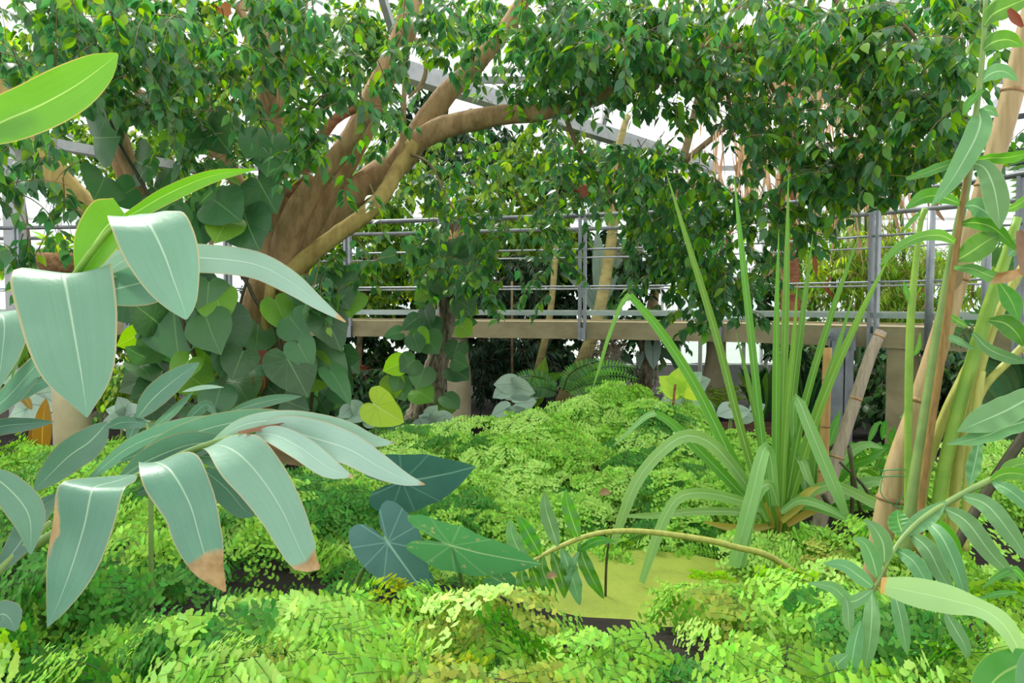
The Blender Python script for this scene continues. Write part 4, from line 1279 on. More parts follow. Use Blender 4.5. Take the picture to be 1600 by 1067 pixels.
BENT = [
    ([(1182, 795, 4.0), (1140, 710, 3.95), (1085, 600, 3.9), (1030, 515, 3.88), (984, 461, 3.88)], [8, 9, 8, 7, 5], 'strap'),
    ([(984, 461, 3.88), (970, 478, 3.87), (950, 530, 3.85), (938, 570, 3.85), (927, 604, 3.85)], [5, 3.5, 3, 2.5, 0.6], 'strap'),
    ([(1188, 790, 3.95), (1150, 735, 3.9), (1110, 692, 3.85), (1070, 681, 3.8), (1030, 708, 3.7), (995, 752, 3.62), (975, 800, 3.6), (958, 850, 3.6)], [6, 9, 10, 10, 9, 9, 8, 5], 'strap_grey'),
    ([(1190, 795, 3.9), (1150, 780, 3.85), (1100, 770, 3.8), (1062, 776, 3.75), (1040, 805, 3.7), (1022, 850, 3.66), (1002, 910, 3.62)], [5, 8, 8, 8.5, 8, 8, 5], 'strap_grey'),
    ([(1185, 800, 4.0), (1140, 752, 4.0), (1085, 696, 4.0), (1050, 662, 4.0), (1024, 645, 4.0)], [5, 8, 8, 7, 5], 'strap'),
    ([(1024, 645, 4.0), (1008, 652, 3.98), (985, 672, 3.95), (958, 697, 3.92)], [5, 4.5, 3.5, 0.6], 'strap_grey'),
    ([(1212, 790, 3.9), (1205, 720, 3.85), (1197, 698, 3.8), (1188, 720, 3.72), (1176, 770, 3.65), (1160, 830, 3.6), (1146, 885, 3.58)], [6, 8, 8, 10, 11, 11, 9], 'strap_grey'),
    ([(1215, 790, 3.85), (1206, 760, 3.8), (1192, 760, 3.72), (1176, 790, 3.66), (1165, 840, 3.6), (1158, 885, 3.58)], [4, 6, 8, 8, 8, 6], 'strap_grey'),
    ([(1225, 795, 3.95), (1255, 775, 3.9), (1285, 760, 3.85), (1308, 758, 3.8), (1340, 772, 3.75), (1375, 790, 3.7), (1412, 806, 3.65)], [4, 7, 8, 7, 8, 8, 4], 'strap_grey'),
    ([(1240, 690, 4.0), (1240, 640, 3.9), (1246, 622, 3.85), (1262, 660, 3.8), (1285, 715, 3.75), (1306, 765, 3.7), (1322, 805, 3.7)], [4, 6, 7, 9, 10, 9, 5], 'strap_grey'),
    ([(1222, 800, 3.9), (1260, 790, 3.85), (1300, 800, 3.8), (1345, 818, 3.75), (1388, 836, 3.7)], [4, 7, 8, 7, 1], 'strap'),
    ([(1220, 800, 3.85), (1250, 782, 3.8), (1290, 792, 3.72), (1330, 815, 3.68)], [4, 6, 6, 1], 'strap_grey'),
    ([(1205, 810, 3.95), (1150, 800, 3.95), (1080, 800, 3.95), (1020, 806, 3.95), (972, 806, 3.95)], [4, 6, 6, 5, 2], 'strap_grey'),
    ([(1210, 820, 3.95), (1170, 826, 3.9), (1130, 822, 3.9), (1100, 815, 3.9)], [4, 6, 5, 1], 'strap_yellow'),
    ([(1222, 815, 3.9), (1248, 790, 3.85), (1262, 770, 3.82), (1280, 760, 3.8)], [4, 7, 6, 1], 'strap_yellow'),
    ([(1230, 820, 3.9), (1265, 800, 3.85), (1290, 790, 3.8)], [4, 6, 1], 'strap_yellow'),
    ([(1200, 815, 3.9), (1182, 780, 3.9), (1165, 755, 3.9)], [4, 6, 1], 'strap'),
    ([(1236, 700, 4.0), (1252, 720, 3.95), (1262, 745, 3.9), (1276, 768, 3.88)], [3, 6, 6, 1], 'strap_grey')]
for i, (p, w, mt) in enumerate(BENT):
    leaf_part(r, p, w, mt, n=22, m=2, roll=12 * math.sin(i * 1.7), cup=0.4, seed=30 + i)
for i in range(7):
    a = i / 6
    leaf_part(r, [(1208 + 4 * i - 12, 842, 3.98), (1196 + 7 * i, 815, 3.94), (1186 + 10 * i, 785, 3.92)], [7, 6, 2], 'strap_yellow' if i % 2 else 'strap', 'leaf_base', n=8, m=2, cup=0.5)

# ------------------------------------------------------------------ bamboo canes
def bamboo(path, mat, label, nodes, name='bamboo_cane', foot=None):
    a = P(*path[0][:3])
    r = thing(name, label, 'bamboo', (a.x, a.y, min(a.z, gz(a.x, a.y))))
    pts = [P(x, y, d) for x, y, d, _ in path]
    rad = [q * d / FPX for x, y, d, q in path]
    t0 = (pts[1] - pts[0]).normalized()
    g0 = gz(pts[0].x, pts[0].y)
    if pts[0].z > g0:
        ext = pts[0] - t0 * ((pts[0].z - g0 + 0.05) / max(t0.z, 0.3))
        pts = [ext] + pts
        rad = [rad[0]] + rad
    tube_into(MB(), pts, rad, 18, n=len(pts) * 4).build('culm', M[mat], r)
    for f in nodes:
        c = catmull([(*p, q) for p, q in zip(pts[-len(path):], rad[-len(path):])], 100)
        i = min(max(int(f * 100), 1), 98)
        p, q = Vector(c[i][:3]), c[i][3]
        t = (Vector(c[i + 1][:3]) - Vector(c[i - 1][:3])).normalized()
        tube_into(MB(), [p - t * q * 0.22, p - t * q * 0.06, p + t * q * 0.06, p + t * q * 0.22], [q * 1.01, q * 1.13, q * 1.10, q * 1.01], 18, n=6).build('node', M['node'], r)
    return r, pts, rad


r, pts, rad = bamboo([(1372, 865, 3.0, 17), (1398, 745, 2.98, 18), (1434, 640, 2.96, 17), (1464, 545, 2.94, 16), (1502, 420, 2.92, 15), (1540, 290, 2.88, 15), (1570, 190, 2.85, 16), (1598, 80, 2.82, 16), (1625, -30, 2.8, 16)],
                     'bamboo_dry', 'thick pale dry bamboo pole leaning to the right beside the tall fern stems', (0.10, 0.28, 0.5, 0.665, 0.82))
tw = MB()
for py, px in ((470, 1486), (735, 1401), (745, 1399)):
    c = P(px, py, 2.95)
    ring = [c + dirw(math.cos(a) * 21 * 2.95 / FPX, math.sin(a) * 5 * 2.95 / FPX, math.sin(a) * 21 * 2.95 / FPX) for a in np.linspace(0, 2 * PI, 17)]
    tube_into(tw, ring, [0.0022] * 17, 5, n=34, cap=False)
tube_into(tw, [P(1398, 790, 2.93), P(1376, 770, 2.93), P(1382, 735, 2.93)], [0.002] * 3, 5)
tube_into(tw, [P(1398, 790, 2.93), P(1420, 760, 2.93), P(1424, 720, 2.93)], [0.002] * 3, 5)
tube_into(tw, [P(1398, 790, 2.93), P(1425, 800, 2.9), P(1450, 806, 2.9)], [0.002] * 3, 5)
tw.build('twine', M['twine'], r)
bamboo([(1283, 790, 4.3, 8), (1288, 690, 4.3, 7.5), (1291, 610, 4.3, 7), (1293, 543, 4.3, 6.5)], 'bamboo_orange', 'thin upright honey-coloured bamboo stake beside the steel bridge stanchion', (0.22, 0.5, 0.8))
bamboo([(1285, 800, 4.15, 11), (1312, 700, 4.15, 10), (1340, 615, 4.15, 9.5), (1360, 555, 4.15, 9), (1377, 517, 4.15, 8.5)], 'bamboo_grey', 'short grey weathered bamboo stake with a cut top leaning right over the strap leaves', (0.3, 0.62, 0.97))

# ------------------------------------------------------------------ tall leather fern at the right
r = thing('leather_fern', 'tall leather fern with rusty and green stems tied along the leaning bamboo pole', 'fern', base_at(1450, 860, 2.75))
for p, mt in (([(1436, 870, 2.75, 5), (1440, 780, 2.75, 5), (1456, 660, 2.75, 5.5), (1474, 540, 2.74, 5.5), (1490, 420, 2.72, 5), (1502, 330, 2.7, 4), (1514, 250, 2.68, 3)], 'stem_brown'),
              ([(1412, 880, 2.8, 9), (1424, 790, 2.8, 10), (1448, 640, 2.8, 9), (1470, 500, 2.8, 8), (1492, 380, 2.78, 7), (1512, 280, 2.74, 6), (1526, 170, 2.7, 4.5), (1535, 90, 2.68, 4), (1541, -20, 2.66, 3)], 'stem_green'),
              ([(1418, 860, 2.9, 6), (1419, 720, 2.9, 5.5), (1420, 600, 2.9, 6), (1423, 500, 2.9, 6), (1430, 420, 2.9, 5), (1438, 350, 2.9, 4), (1446, 326, 2.88, 5)], 'stem_lime'),
              ([(1458, 870, 2.9, 10), (1470, 760, 2.9, 10), (1492, 660, 2.9, 10), (1520, 560, 2.9, 10), (1545, 480, 2.9, 10), (1572, 400, 2.9, 8), (1590, 340, 2.9, 6)], 'stem_lime'),
              ([(1478, 870, 2.95, 7), (1492, 760, 2.95, 8), (1515, 640, 2.95, 8), (1545, 530, 2.95, 7), (1580, 450, 2.95, 7), (1620, 380, 2.95, 6)], 'stem_yellow'),
              ([(1430, 860, 3.0, 8), (1446, 740, 3.0, 8), (1474, 655, 3.0, 8), (1505, 590, 3.0, 8), (1528, 540, 3.0, 6)], 'stem_yellow'),
              ([(1508, 860, 2.85, 6), (1512, 760, 2.85, 7), (1520, 680, 2.85, 7), (1530, 610, 2.85, 6), (1535, 580, 2.85, 5)], 'stem_yellow'),
              ([(1488, 860, 2.95, 6), (1498, 740, 2.95, 6), (1530, 620, 2.95, 6), (1580, 560, 2.95, 6), (1640, 500, 2.95, 5)], 'stem_yellow'),
              ([(1470, 900, 2.6, 8), (1512, 820, 2.6, 8), (1550, 755, 2.6, 8), (1590, 695, 2.6, 8), (1640, 620, 2.6, 8)], 'stem_dark')):
    stem_part(r, p, mt, n=30)
PIN = [
    ([(1528, 172, 2.7), (1532, 190, 2.68), (1524, 216, 2.66), (1506, 250, 2.64), (1484, 286, 2.62), (1455, 322, 2.62)], [6, 16, 18, 16, 12, 1], 'pinna', 0),
    ([(1516, 254, 2.66), (1538, 262, 2.63), (1552, 290, 2.6), (1559, 325, 2.59), (1562, 358, 2.59)], [3, 12, 17, 16, 1], 'pinna', 0),
    ([(1514, 250, 2.68), (1480, 258, 2.67), (1448, 270, 2.66), (1416, 280, 2.66)], [3, 8, 8, 3], 'pinna_green', 30),
    ([(1516, 252, 2.68), (1545, 247, 2.66), (1575, 246, 2.64), (1612, 238, 2.62)], [3, 8, 10, 6], 'pinna_green', 30),
    ([(1500, 318, 2.7), (1465, 306, 2.7), (1440, 310, 2.7), (1416, 326, 2.7)], [4, 12, 11, 2], 'pinna_green', 15),
    ([(1492, 378, 2.7), (1470, 368, 2.68), (1440, 370, 2.66), (1405, 386, 2.64), (1374, 416, 2.64)], [4, 9, 8, 7, 1], 'pinna_green', 15),
    ([(1500, 350, 2.7), (1525, 348, 2.68), (1555, 358, 2.66), (1588, 390, 2.64)], [3, 10, 12, 3], 'pinna_green', 20),
    ([(1493, 408, 2.72), (1515, 395, 2.7), (1540, 378, 2.68), (1562, 366, 2.66)], [3, 17, 18, 3], 'pinna_green', 0),
    ([(1508, 322, 2.7), (1524, 322, 2.7), (1545, 335, 2.7), (1556, 352, 2.7)], [3, 14, 14, 2], 'pinna', 0),
    ([(1490, 418, 2.7), (1520, 420, 2.68), (1560, 434, 2.66), (1602, 422, 2.64)], [3, 9, 10, 6], 'pinna_dry', 25),
    ([(1538, 40, 2.66), (1552, 22, 2.65), (1580, 8, 2.64), (1615, -6, 2.63)], [3, 15, 15, 4], 'pinna_green', 0),
    ([(1536, 78, 2.67), (1552, 66, 2.66), (1575, 62, 2.65), (1598, 72, 2.65)], [3, 14, 13, 2], 'pinna_green', 0),
    ([(1532, 128, 2.69), (1550, 114, 2.68), (1570, 112, 2.67), (1590, 126, 2.67)], [3, 12, 10, 1], 'pinna', 10),
    ([(1528, 175, 2.7), (1545, 172, 2.7), (1560, 182, 2.7)], [3, 8, 1], 'pinna', 10),
    ([(1625, 612, 2.4), (1575, 640, 2.38), (1530, 660, 2.36), (1496, 674, 2.36)], [14, 22, 19, 1], 'pinna', 10),
    ([(1630, 650, 2.4), (1580, 665, 2.38), (1530, 684, 2.36), (1480, 694, 2.36)], [10, 16, 13, 1], 'pinna', 25),
    ([(1530, 690, 2.6), (1522, 730, 2.6), (1514, 760, 2.6)], [6, 12, 2], 'pinna', 30),
    ([(1520, 520, 2.8), (1545, 545, 2.78), (1580, 560, 2.76), (1606, 566, 2.75)], [3, 9, 9, 2], 'pinna', 20),
    ([(1545, 500, 2.85), (1570, 505, 2.82), (1588, 520, 2.8), (1600, 540, 2.8)], [3, 14, 14, 3], 'pinna_green', 0),
    ([(1560, 440, 2.8), (1580, 470, 2.78), (1592, 500, 2.76)], [3, 14, 2], 'pinna_green', 0),
    ([(1520, 545, 2.85), (1490, 530, 2.85), (1465, 528, 2.85)], [3, 6, 1], 'pinna', 20),
    ([(1510, 510, 2.85), (1490, 498, 2.85), (1475, 490, 2.85)], [3, 6, 1], 'pinna_green', 20),
    ([(1440, 330, 2.9), (1425, 345, 2.9), (1408, 365, 2.9)], [2, 4, 1], 'pinna_green', 20),
    ([(1423, 480, 2.9), (1416, 455, 2.9), (1412, 440, 2.9)], [2, 4, 1], 'pinna_green', 20),
    ([(1420, 560, 2.9), (1434, 545, 2.9), (1438, 520, 2.9)], [2, 4, 1], 'pinna_green', 20),
    ([(1536, 140, 2.68), (1515, 160, 2.68), (1505, 180, 2.68)], [3, 7, 1], 'pinna_green', 20),
    ([(1566, 330, 2.75), (1590, 320, 2.75), (1615, 300, 2.75)], [3, 8, 4], 'pinna_green', 30),
    ([(1575, 400, 2.8), (1590, 385, 2.8), (1610, 365, 2.8)], [3, 12, 6], 'pinna', 10)]
for i, (p, w, mt, ro) in enumerate(PIN):
    leaf_part(r, p, w, mt, 'pinna', n=18, m=3, roll=ro, cup=0.16, wave=0.14, wn=4, seed=60 + i)
leaf_part(r, [(1576, 14, 2.6), (1586, 28, 2.6), (1598, 42, 2.6)], [3, 7, 2], 'rust_leaf', 'dead_pinna', n=8, m=2, cup=0.6)
leaf_part(r, [(1592, 360, 2.55), (1601, 390, 2.55), (1600, 430, 2.55)], [4, 11, 4], 'dead', 'dead_pinna', n=10, m=3, cup=0.5, wave=0.3)
leaf_part(r, [(1502, 415, 2.85), (1492, 440, 2.85), (1488, 455, 2.85)], [5, 9, 2], 'dead', 'dead_pinna', n=8, m=2, cup=0.5)

r = thing('leather_fern', 'arching leather fern frond with long grey-green pinnae at the lower right corner', 'fern', base_at(1640, 900, 1.9))
stem_part(r, [(1700, 900, 1.95, 7), (1660, 760, 1.95, 6), (1600, 735, 1.9, 5), (1541, 753, 1.86, 5), (1459, 798, 1.8, 4.5), (1414, 836, 1.76, 4), (1387, 877, 1.73, 3.5), (1362, 927, 1.7, 2)], 'stem_green', 'rachis', n=30)
PIN2 = [([(1500, 774, 1.83), (1540, 788, 1.78), (1575, 828, 1.74), (1612, 882, 1.72)], 15), ([(1470, 792, 1.81), (1510, 815, 1.75), (1548, 864, 1.71), (1590, 908, 1.70)], 15),
        ([(1446, 812, 1.79), (1472, 840, 1.73), (1495, 890, 1.70), (1512, 944, 1.70)], 13), ([(1420, 832, 1.77), (1450, 858, 1.72), (1472, 900, 1.70), (1494, 930, 1.69)], 14),
        ([(1398, 858, 1.75), (1425, 875, 1.71), (1445, 905, 1.69), (1460, 935, 1.69)], 13), ([(1408, 838, 1.76), (1440, 815, 1.78), (1462, 797, 1.80), (1478, 782, 1.81)], 14),
        ([(1382, 884, 1.73), (1380, 850, 1.72), (1366, 825, 1.71), (1350, 812, 1.71)], 14), ([(1372, 905, 1.72), (1362, 870, 1.71), (1350, 848, 1.70), (1332, 840, 1.70)], 13),
        ([(1412, 838, 1.77), (1404, 815, 1.80), (1402, 796, 1.82)], 16),
        ([(1366, 918, 1.71), (1342, 900, 1.68), (1318, 884, 1.67), (1286, 880, 1.66)], 12), ([(1364, 922, 1.70), (1330, 940, 1.67), (1302, 918, 1.66), (1262, 910, 1.66)], 11),
        ([(1320, 930, 1.66), (1325, 950, 1.65), (1326, 975, 1.64), (1330, 992, 1.64)], 9),
        ([(1362, 924, 1.70), (1362, 965, 1.66), (1358, 1010, 1.65), (1350, 1052, 1.65)], 13), ([(1345, 970, 1.66), (1337, 1000, 1.65), (1330, 1040, 1.64), (1326, 1075, 1.64)], 12),
        ([(1395, 920, 1.71), (1405, 955, 1.68), (1412, 990, 1.67), (1418, 1024, 1.67)], 11), ([(1476, 955, 1.7), (1494, 985, 1.69), (1508, 1010, 1.68), (1510, 1030, 1.68)], 11),
        ([(1325, 1022, 1.64), (1306, 1040, 1.63), (1294, 1060, 1.63), (1286, 1080, 1.63)], 14),
        ([(1545, 752, 1.86), (1570, 740, 1.84), (1600, 742, 1.82), (1630, 760, 1.8)], 10), ([(1548, 752, 1.86), (1575, 765, 1.82), (1600, 785, 1.8), (1625, 815, 1.78)], 11),
        ([(1560, 748, 1.87), (1585, 728, 1.88), (1620, 722, 1.88)], 11), ([(1430, 822, 1.78), (1465, 822, 1.80), (1490, 850, 1.80), (1500, 900, 1.8)], 11)]
for i, (p, w) in enumerate(PIN2):
    leaf_part(r, p, w, 'pinna_green' if i in (8, 17, 19, 20) else 'pinna', 'pinna', n=18, m=3, roll=14 * math.sin(i * 2.3), cup=0.16, wave=0.10, wn=6, seed=100 + i)
leaf_part(r, [(1590, 925, 1.7), (1560, 928, 1.7), (1530, 935, 1.7)], [2, 5, 1], 'pinna_green', 'pinna', n=8, m=2)
leaf_part(r, [(1600, 905, 1.7), (1585, 890, 1.7), (1560, 900, 1.7), (1535, 918, 1.7)], [4, 7, 5, 1], 'pinna_green', 'pinna', n=8, m=2)

r = thing('ginger_plant', 'ginger shoot in the lower right corner, its pale leaf folded with a yellow tip', 'plant', base_at(1650, 1010, 1.4))
stem_part(r, [(1680, 1150, 1.4, 8), (1640, 1080, 1.4, 7), (1598, 1030, 1.4, 5)], 'stem_lime')
leaf_part(r, [(1602, 1045, 1.4), (1585, 1002, 1.37), (1562, 970, 1.35), (1530, 950, 1.34), (1480, 936, 1.33), (1425, 924, 1.33), (1376, 914, 1.33)], [8, 16, 16, 14, 22, 22, 12], 'yellow_tip', n=24, m=4, roll=[60, 40, 20, 0, 0, 0, 0], cup=0.15, wave=0.04, label='pale folded leaf with a yellow tip')
leaf_part(r, [(1630, 1030, 1.38), (1590, 1040, 1.36), (1555, 1062, 1.35), (1520, 1110, 1.34)], [10, 26, 30, 10], 'pinna_green', n=14, m=4)
leaf_part(r, [(1640, 1000, 1.3), (1612, 1040, 1.3), (1596, 1085, 1.3)], [8, 18, 8], 'pinna', n=12, m=3)
r = thing('pale_leaf_shoot', 'pale green single leaf poking up from the ferns at the bottom edge', 'plant', base_at(560, 1080, 1.6))
leaf_part(r, [(560, 1090, 1.6), (520, 1068, 1.58), (475, 1054, 1.56), (435, 1052, 1.55)], [6, 9, 7, 1], 'fern_pale', n=10, m=2)

r = thing('leather_fern', 'leather fern frond with ruffled pinnae reaching left across the duckweed pond', 'fern', base_at(1240, 880, 3.1))
stem_part(r, [(1250, 900, 3.15, 5), (1200, 868, 3.1, 5), (1150, 855, 3.05, 5), (1100, 843, 3.0, 5), (1000, 830, 2.95, 4.5), (930, 834, 2.9, 4), (870, 856, 2.86, 3.5), (815, 886, 2.82, 2)], 'stem_yellow', 'rachis', n=30)
PIN3 = [([(872, 854, 2.86), (862, 825, 2.86), (853, 795, 2.86), (850, 768, 2.86)], 12), ([(905, 842, 2.88), (894, 812, 2.88), (886, 785, 2.88), (884, 764, 2.88)], 12),
        ([(845, 868, 2.84), (830, 842, 2.84), (818, 820, 2.84), (808, 806, 2.84)], 12), ([(824, 880, 2.82), (810, 858, 2.82), (800, 835, 2.82), (797, 812, 2.82)], 12),
        ([(848, 866, 2.84), (848, 890, 2.82), (858, 915, 2.8), (872, 940, 2.8)], 11), ([(862, 862, 2.85), (872, 888, 2.83), (880, 915, 2.82), (882, 935, 2.82)], 11),
        ([(878, 856, 2.86), (888, 885, 2.84), (898, 915, 2.83), (906, 946, 2.83)], 13), ([(905, 848, 2.88), (912, 875, 2.85), (926, 905, 2.83), (944, 936, 2.83)], 11),
        ([(903, 862, 2.86), (918, 852, 2.84), (938, 844, 2.83), (962, 846, 2.83)], 7), ([(905, 860, 2.86), (896, 880, 2.84), (888, 905, 2.83), (884, 930, 2.83)], 6),
        ([(815, 886, 2.82), (816, 905, 2.8), (824, 920, 2.8), (836, 935, 2.8)], 11), ([(828, 880, 2.82), (838, 905, 2.82), (846, 925, 2.82), (850, 942, 2.82)], 10)]
for i, (p, w) in enumerate(PIN3):
    leaf_part(r, p, w, 'pinna_green' if i % 3 else 'pinna', 'pinna', n=24, m=3, roll=10 * math.sin(i * 1.9), cup=0.12, wave=0.38, wn=3.2, seed=140 + i)
r = thing('reed_stalk', 'thin brown stalk standing in the duckweed pond beneath the ruffled frond', 'stalk', base_at(946, 930, 3.5))
stem_part(r, [(946, 940, 3.5, 2), (947, 890, 3.5, 2), (950, 855, 3.5, 1.5), (955, 835, 3.5, 1)], 'stem_dark', 'stalk', sides=6)
leaf_part(r, [(950, 855, 3.5), (945, 845, 3.5), (935, 840, 3.5)], 2, 'dead', 'dry_leaf', n=4, m=1)

# ------------------------------------------------------------------ heart-leaved climber on the fig trunk
POTHOS = [(272, 492, 276, 562, 1.1, 1), (290, 338, 300, 400, 1.05, 0), (385, 344, 400, 388, 1.15, 0), (195, 366, 180, 408, 1.1, 0), (325, 455, 322, 492, 1.1, 0),
          (345, 500, 352, 570, 0.95, 0), (325, 505, 340, 548, 0.9, 0), (220, 555, 198, 545, 1.0, 0), (240, 540, 222, 572, 1.0, 0), (436, 482, 452, 516, 0.9, 1),
          (402, 520, 400, 553, 1.0, 1), (384, 330, 420, 358, 1.0, 0), (248, 352, 270, 395, 1.0, 0), (305, 440, 285, 480, 1.0, 0), (268, 330, 250, 375, 1.0, 0),
          (470, 545, 486, 575, 1.1, 0), (450, 562, 480, 615, 0.85, 0), (500, 555, 540, 595, 0.7, 0), (492, 580, 520, 595, 1.1, 2), (520, 585, 548, 625, 0.6, 0), (470, 640, 485, 650, 1.1, 0),
          (530, 610, 545, 628, 1.0, 0), (415, 575, 425, 588, 1.1, 1), (395, 620, 350, 635, 1.0, 1), (372, 600, 390, 630, 1.0, 1), (340, 620, 330, 655, 1.0, 0), (310, 650, 300, 680, 1.0, 0),
          (430, 650, 455, 670, 1.1, 0), (455, 630, 480, 640, 1.0, 0), (480, 470, 520, 500, 1.2, 0), (520, 440, 545, 480, 1.1, 0), (510, 500, 535, 545, 1.1, 0), (540, 470, 548, 490, 1.2, 2),
          (425, 222, 418, 268, 1.15, 0), (408, 290, 430, 330, 1.05, 0), (152, 290, 150, 300, 1.4, 0), (160, 285, 152, 308, 1.2, 0), (200, 300, 175, 315, 1.0, 0),
          (250, 300, 275, 320, 1.0, 0), (330, 300, 300, 330, 1.1, 0), (345, 320, 372, 340, 1.0, 0), (235, 495, 205, 470, 1.0, 0), (200, 470, 220, 505, 1.0, 0), 
          (320, 540, 318, 580, 1.0, 2), (355, 560, 345, 590, 1.0, 0), (235, 610, 205, 622, 0.9, 0), (300, 590, 330, 610, 1.0, 2), (290, 570, 270, 600, 1.0, 2), (375, 560, 362, 590, 1.0, 0),
          (220, 255, 240, 265, 1.2, 0), (310, 218, 285, 222, 1.0, 1), (330, 200, 355, 235, 1.0, 0), (155, 215, 178, 215, 1.2, 1), (182, 175, 222, 185, 0.7, 0), (150, 175, 130, 178, 0.8, 0), (190, 30, 180, 80, 1.2, 2),
          (460, 505, 478, 530, 1.0, 0), (545, 555, 560, 560, 1.0, 0), (425, 610, 440, 625, 1.0, 1), (500, 625, 512, 645, 1.0, 0), (352, 350, 335, 375, 1.0, 2), (340, 470, 350, 500, 1.0, 2)]
r = thing('climbing_philodendron', 'heart-leaved climber covering the foot and left side of the fig trunk', 'climber', base_at(410, 670, 5.9))
rr = random.Random(5)
for p in ([(380, 690, 5.8, 2.5), (385, 600, 5.78, 4), (372, 500, 5.8, 2.5), (390, 420, 5.8, 2.5), (400, 330, 5.85, 2.5), (410, 240, 5.9, 3)],
          [(430, 690, 5.8, 2.5), (440, 600, 5.78, 4), (434, 520, 5.78, 4), (400, 470, 5.8, 3), (385, 440, 5.8, 3), (360, 410, 5.75, 3)],
          [(350, 690, 5.6, 3), (320, 600, 5.5, 3), (285, 500, 5.4, 3), (262, 400, 5.4, 3), (240, 320, 5.4, 3), (190, 230, 5.4, 3), (160, 160, 5.4, 2)],
          [(480, 690, 5.7, 3), (490, 600, 5.6, 3), (505, 520, 5.6, 3), (515, 460, 5.6, 2)]):
    stem_part(r, p, 'stem_dark', 'vine_stem', sides=7)
for i, (ax, ay, tx, ty, w, k) in enumerate(POTHOS):
    d = 5.35 + rr.uniform(-0.25, 0.3) + (0.15 if ax > 380 else 0)
    L = math.hypot(tx - ax, ty - ay)
    f = 1.0 if L > 45 else 1.12
    o = heart((tx - (tx - ax) * f, ty - (ty - ay) * f, d + 0.03), (tx, ty, d - rr.uniform(0, 0.12)), w, rr.uniform(-25, 25), HEART if i % 4 == 3 else ROUND, cup=0.10, bend=0.2, na=24, seed=i).build('leaf', M['pothos_lime' if k == 2 or (k == 1 and i % 2) else 'pothos'], r)
# background filling leaves of the same climber, behind and lower down
for i in range(80):
    u = rr.random()
    ax, ay = rr.uniform(200, 540), rr.uniform(300, 690)
    if ax < 300 and ay < 460 and rr.random() < 0.5: continue
    if ax > 470 and ay < 430: continue
    if 335 < ax < 462 and ay < 600: continue
    if ay < 400 and ax > 330: continue
    d = 5.75 + rr.uniform(-0.1, 0.35)
    an = rr.uniform(0.2, 2.9)
    L = rr.uniform(22, 46)
    heart((ax, ay, d + 0.05), (ax + math.cos(an) * L, ay + math.sin(an) * L, d - 0.05), rr.uniform(0.9, 1.2), rr.uniform(-65, 65), HEART if i % 3 == 0 else ROUND, na=20, seed=300 + i).build('leaf', M['pothos_lime' if rr.random() < 0.22 else 'pothos'], r)
for i, (px, py, s) in enumerate(((406, 565, 18), (400, 600, 16), (408, 640, 14), (395, 655, 16), (380, 700, 10))):
    blade([(px, py - s, 5.7), (px + 5, py, 5.66), (px - 4, py + s, 5.66)], s * 0.6, n=8, m=3, cup=0.6, wave=0.3, seed=i).build('dead_leaf', M['rust_leaf'], r)

# ------------------------------------------------------------------ rough trunk with its climber
r = thing('vine_trunk', 'rough cracked grey trunk wrapped in heart-leaved vine in front of the round bridge pillar', 'tree', base_at(655, 705, 7.3))
TR = [(655, 720, 7.3, 38), (660, 670, 7.3, 30), (672, 620, 7.3, 22), (684, 560, 7.3, 17), (696, 500, 7.3, 15), (704, 440, 7.3, 15), (708, 390, 7.3, 15), (710, 340, 7.3, 12)]
px_tube(TR, 16, n=60, rough=0.12, seed=3).build('trunk', M['bark_grey'], r)
stem_part(r, [(668, 690, 7.1, 2), (664, 600, 7.05, 2), (690, 520, 7.05, 2), (700, 450, 7.05, 2), (716, 380, 7.05, 2)], 'stem_dark', 'vine_stem', sides=6)
for i in range(80):
    py = rr.uniform(370, 690)
    cx = float(np.interp(py, [340, 440, 560, 620, 700], [710, 704, 684, 670, 655]))
    cw = float(np.interp(py, [340, 440, 500, 600, 700], [40, 42, 40, 55, 95]))
    ax = cx + rr.uniform(-1, 1) * cw - (10 if py > 540 else 0)
    if 450 < py < 665 and abs(ax - cx - 4) < 17: continue
    if ax > cx + 32 and py > 480: ax = cx + 30
    L = rr.uniform(17, 30)
    an = rr.uniform(0.4, 2.7)
    d = 7.05 + rr.uniform(-0.2, 0.15)
    heart((ax, py, d), (ax + math.cos(an) * L, py + math.sin(an) * L, d - 0.06), rr.uniform(0.9, 1.2), rr.uniform(-35, 35), ROUND, na=20, seed=500 + i).build('leaf', M['pothos_lime' if rr.random() < 0.12 else 'pothos'], r)
for ax, ay, tx, ty in ((640, 398, 670, 410), (752, 408, 720, 412), (622, 520, 600, 525), (648, 500, 628, 515), (715, 478, 735, 492), (720, 500, 745, 505), (612, 400, 588, 405)):
    heart((ax, ay, 7.0), (tx, ty, 6.95), 1.0, 15, HEART, na=20).build('leaf', M['pothos'], r)
for i in range(10):
    blade([(700 + i * 3, 395, 7.1), (694 + i * 4, 375 - i % 3 * 8, 7.08), (686 + i * 6, 360 + i % 4 * 6, 7.05)], 3, n=6, m=1).build('dry_strip', M['thatch'], r)

# ------------------------------------------------------------------ maidenhair ferns
def fan_template():
    n = 9
    v, f, uv = [(0, 0, 0)], [], [(0.5, 0)]
    for k in range(n):
        a = math.radians(-74 + 148 * k / (n - 1))
        rad = 1.0 - (0.15 if k in (2, 4, 6) else 0) - (0.12 if k in (0, 8) else 0)
        v.append((math.cos(a) * rad, math.sin(a) * rad, 0.10 * abs(math.sin(a)) - 0.08 * rad))
        uv.append((0.5 + 0.5 * math.sin(a), 1))
    for k in range(n - 1):
        f.append((0, 1 + k, 2 + k))
    return np.array(v, float), np.array(f, np.int32), np.array(uv, float)


FAN = fan_template()


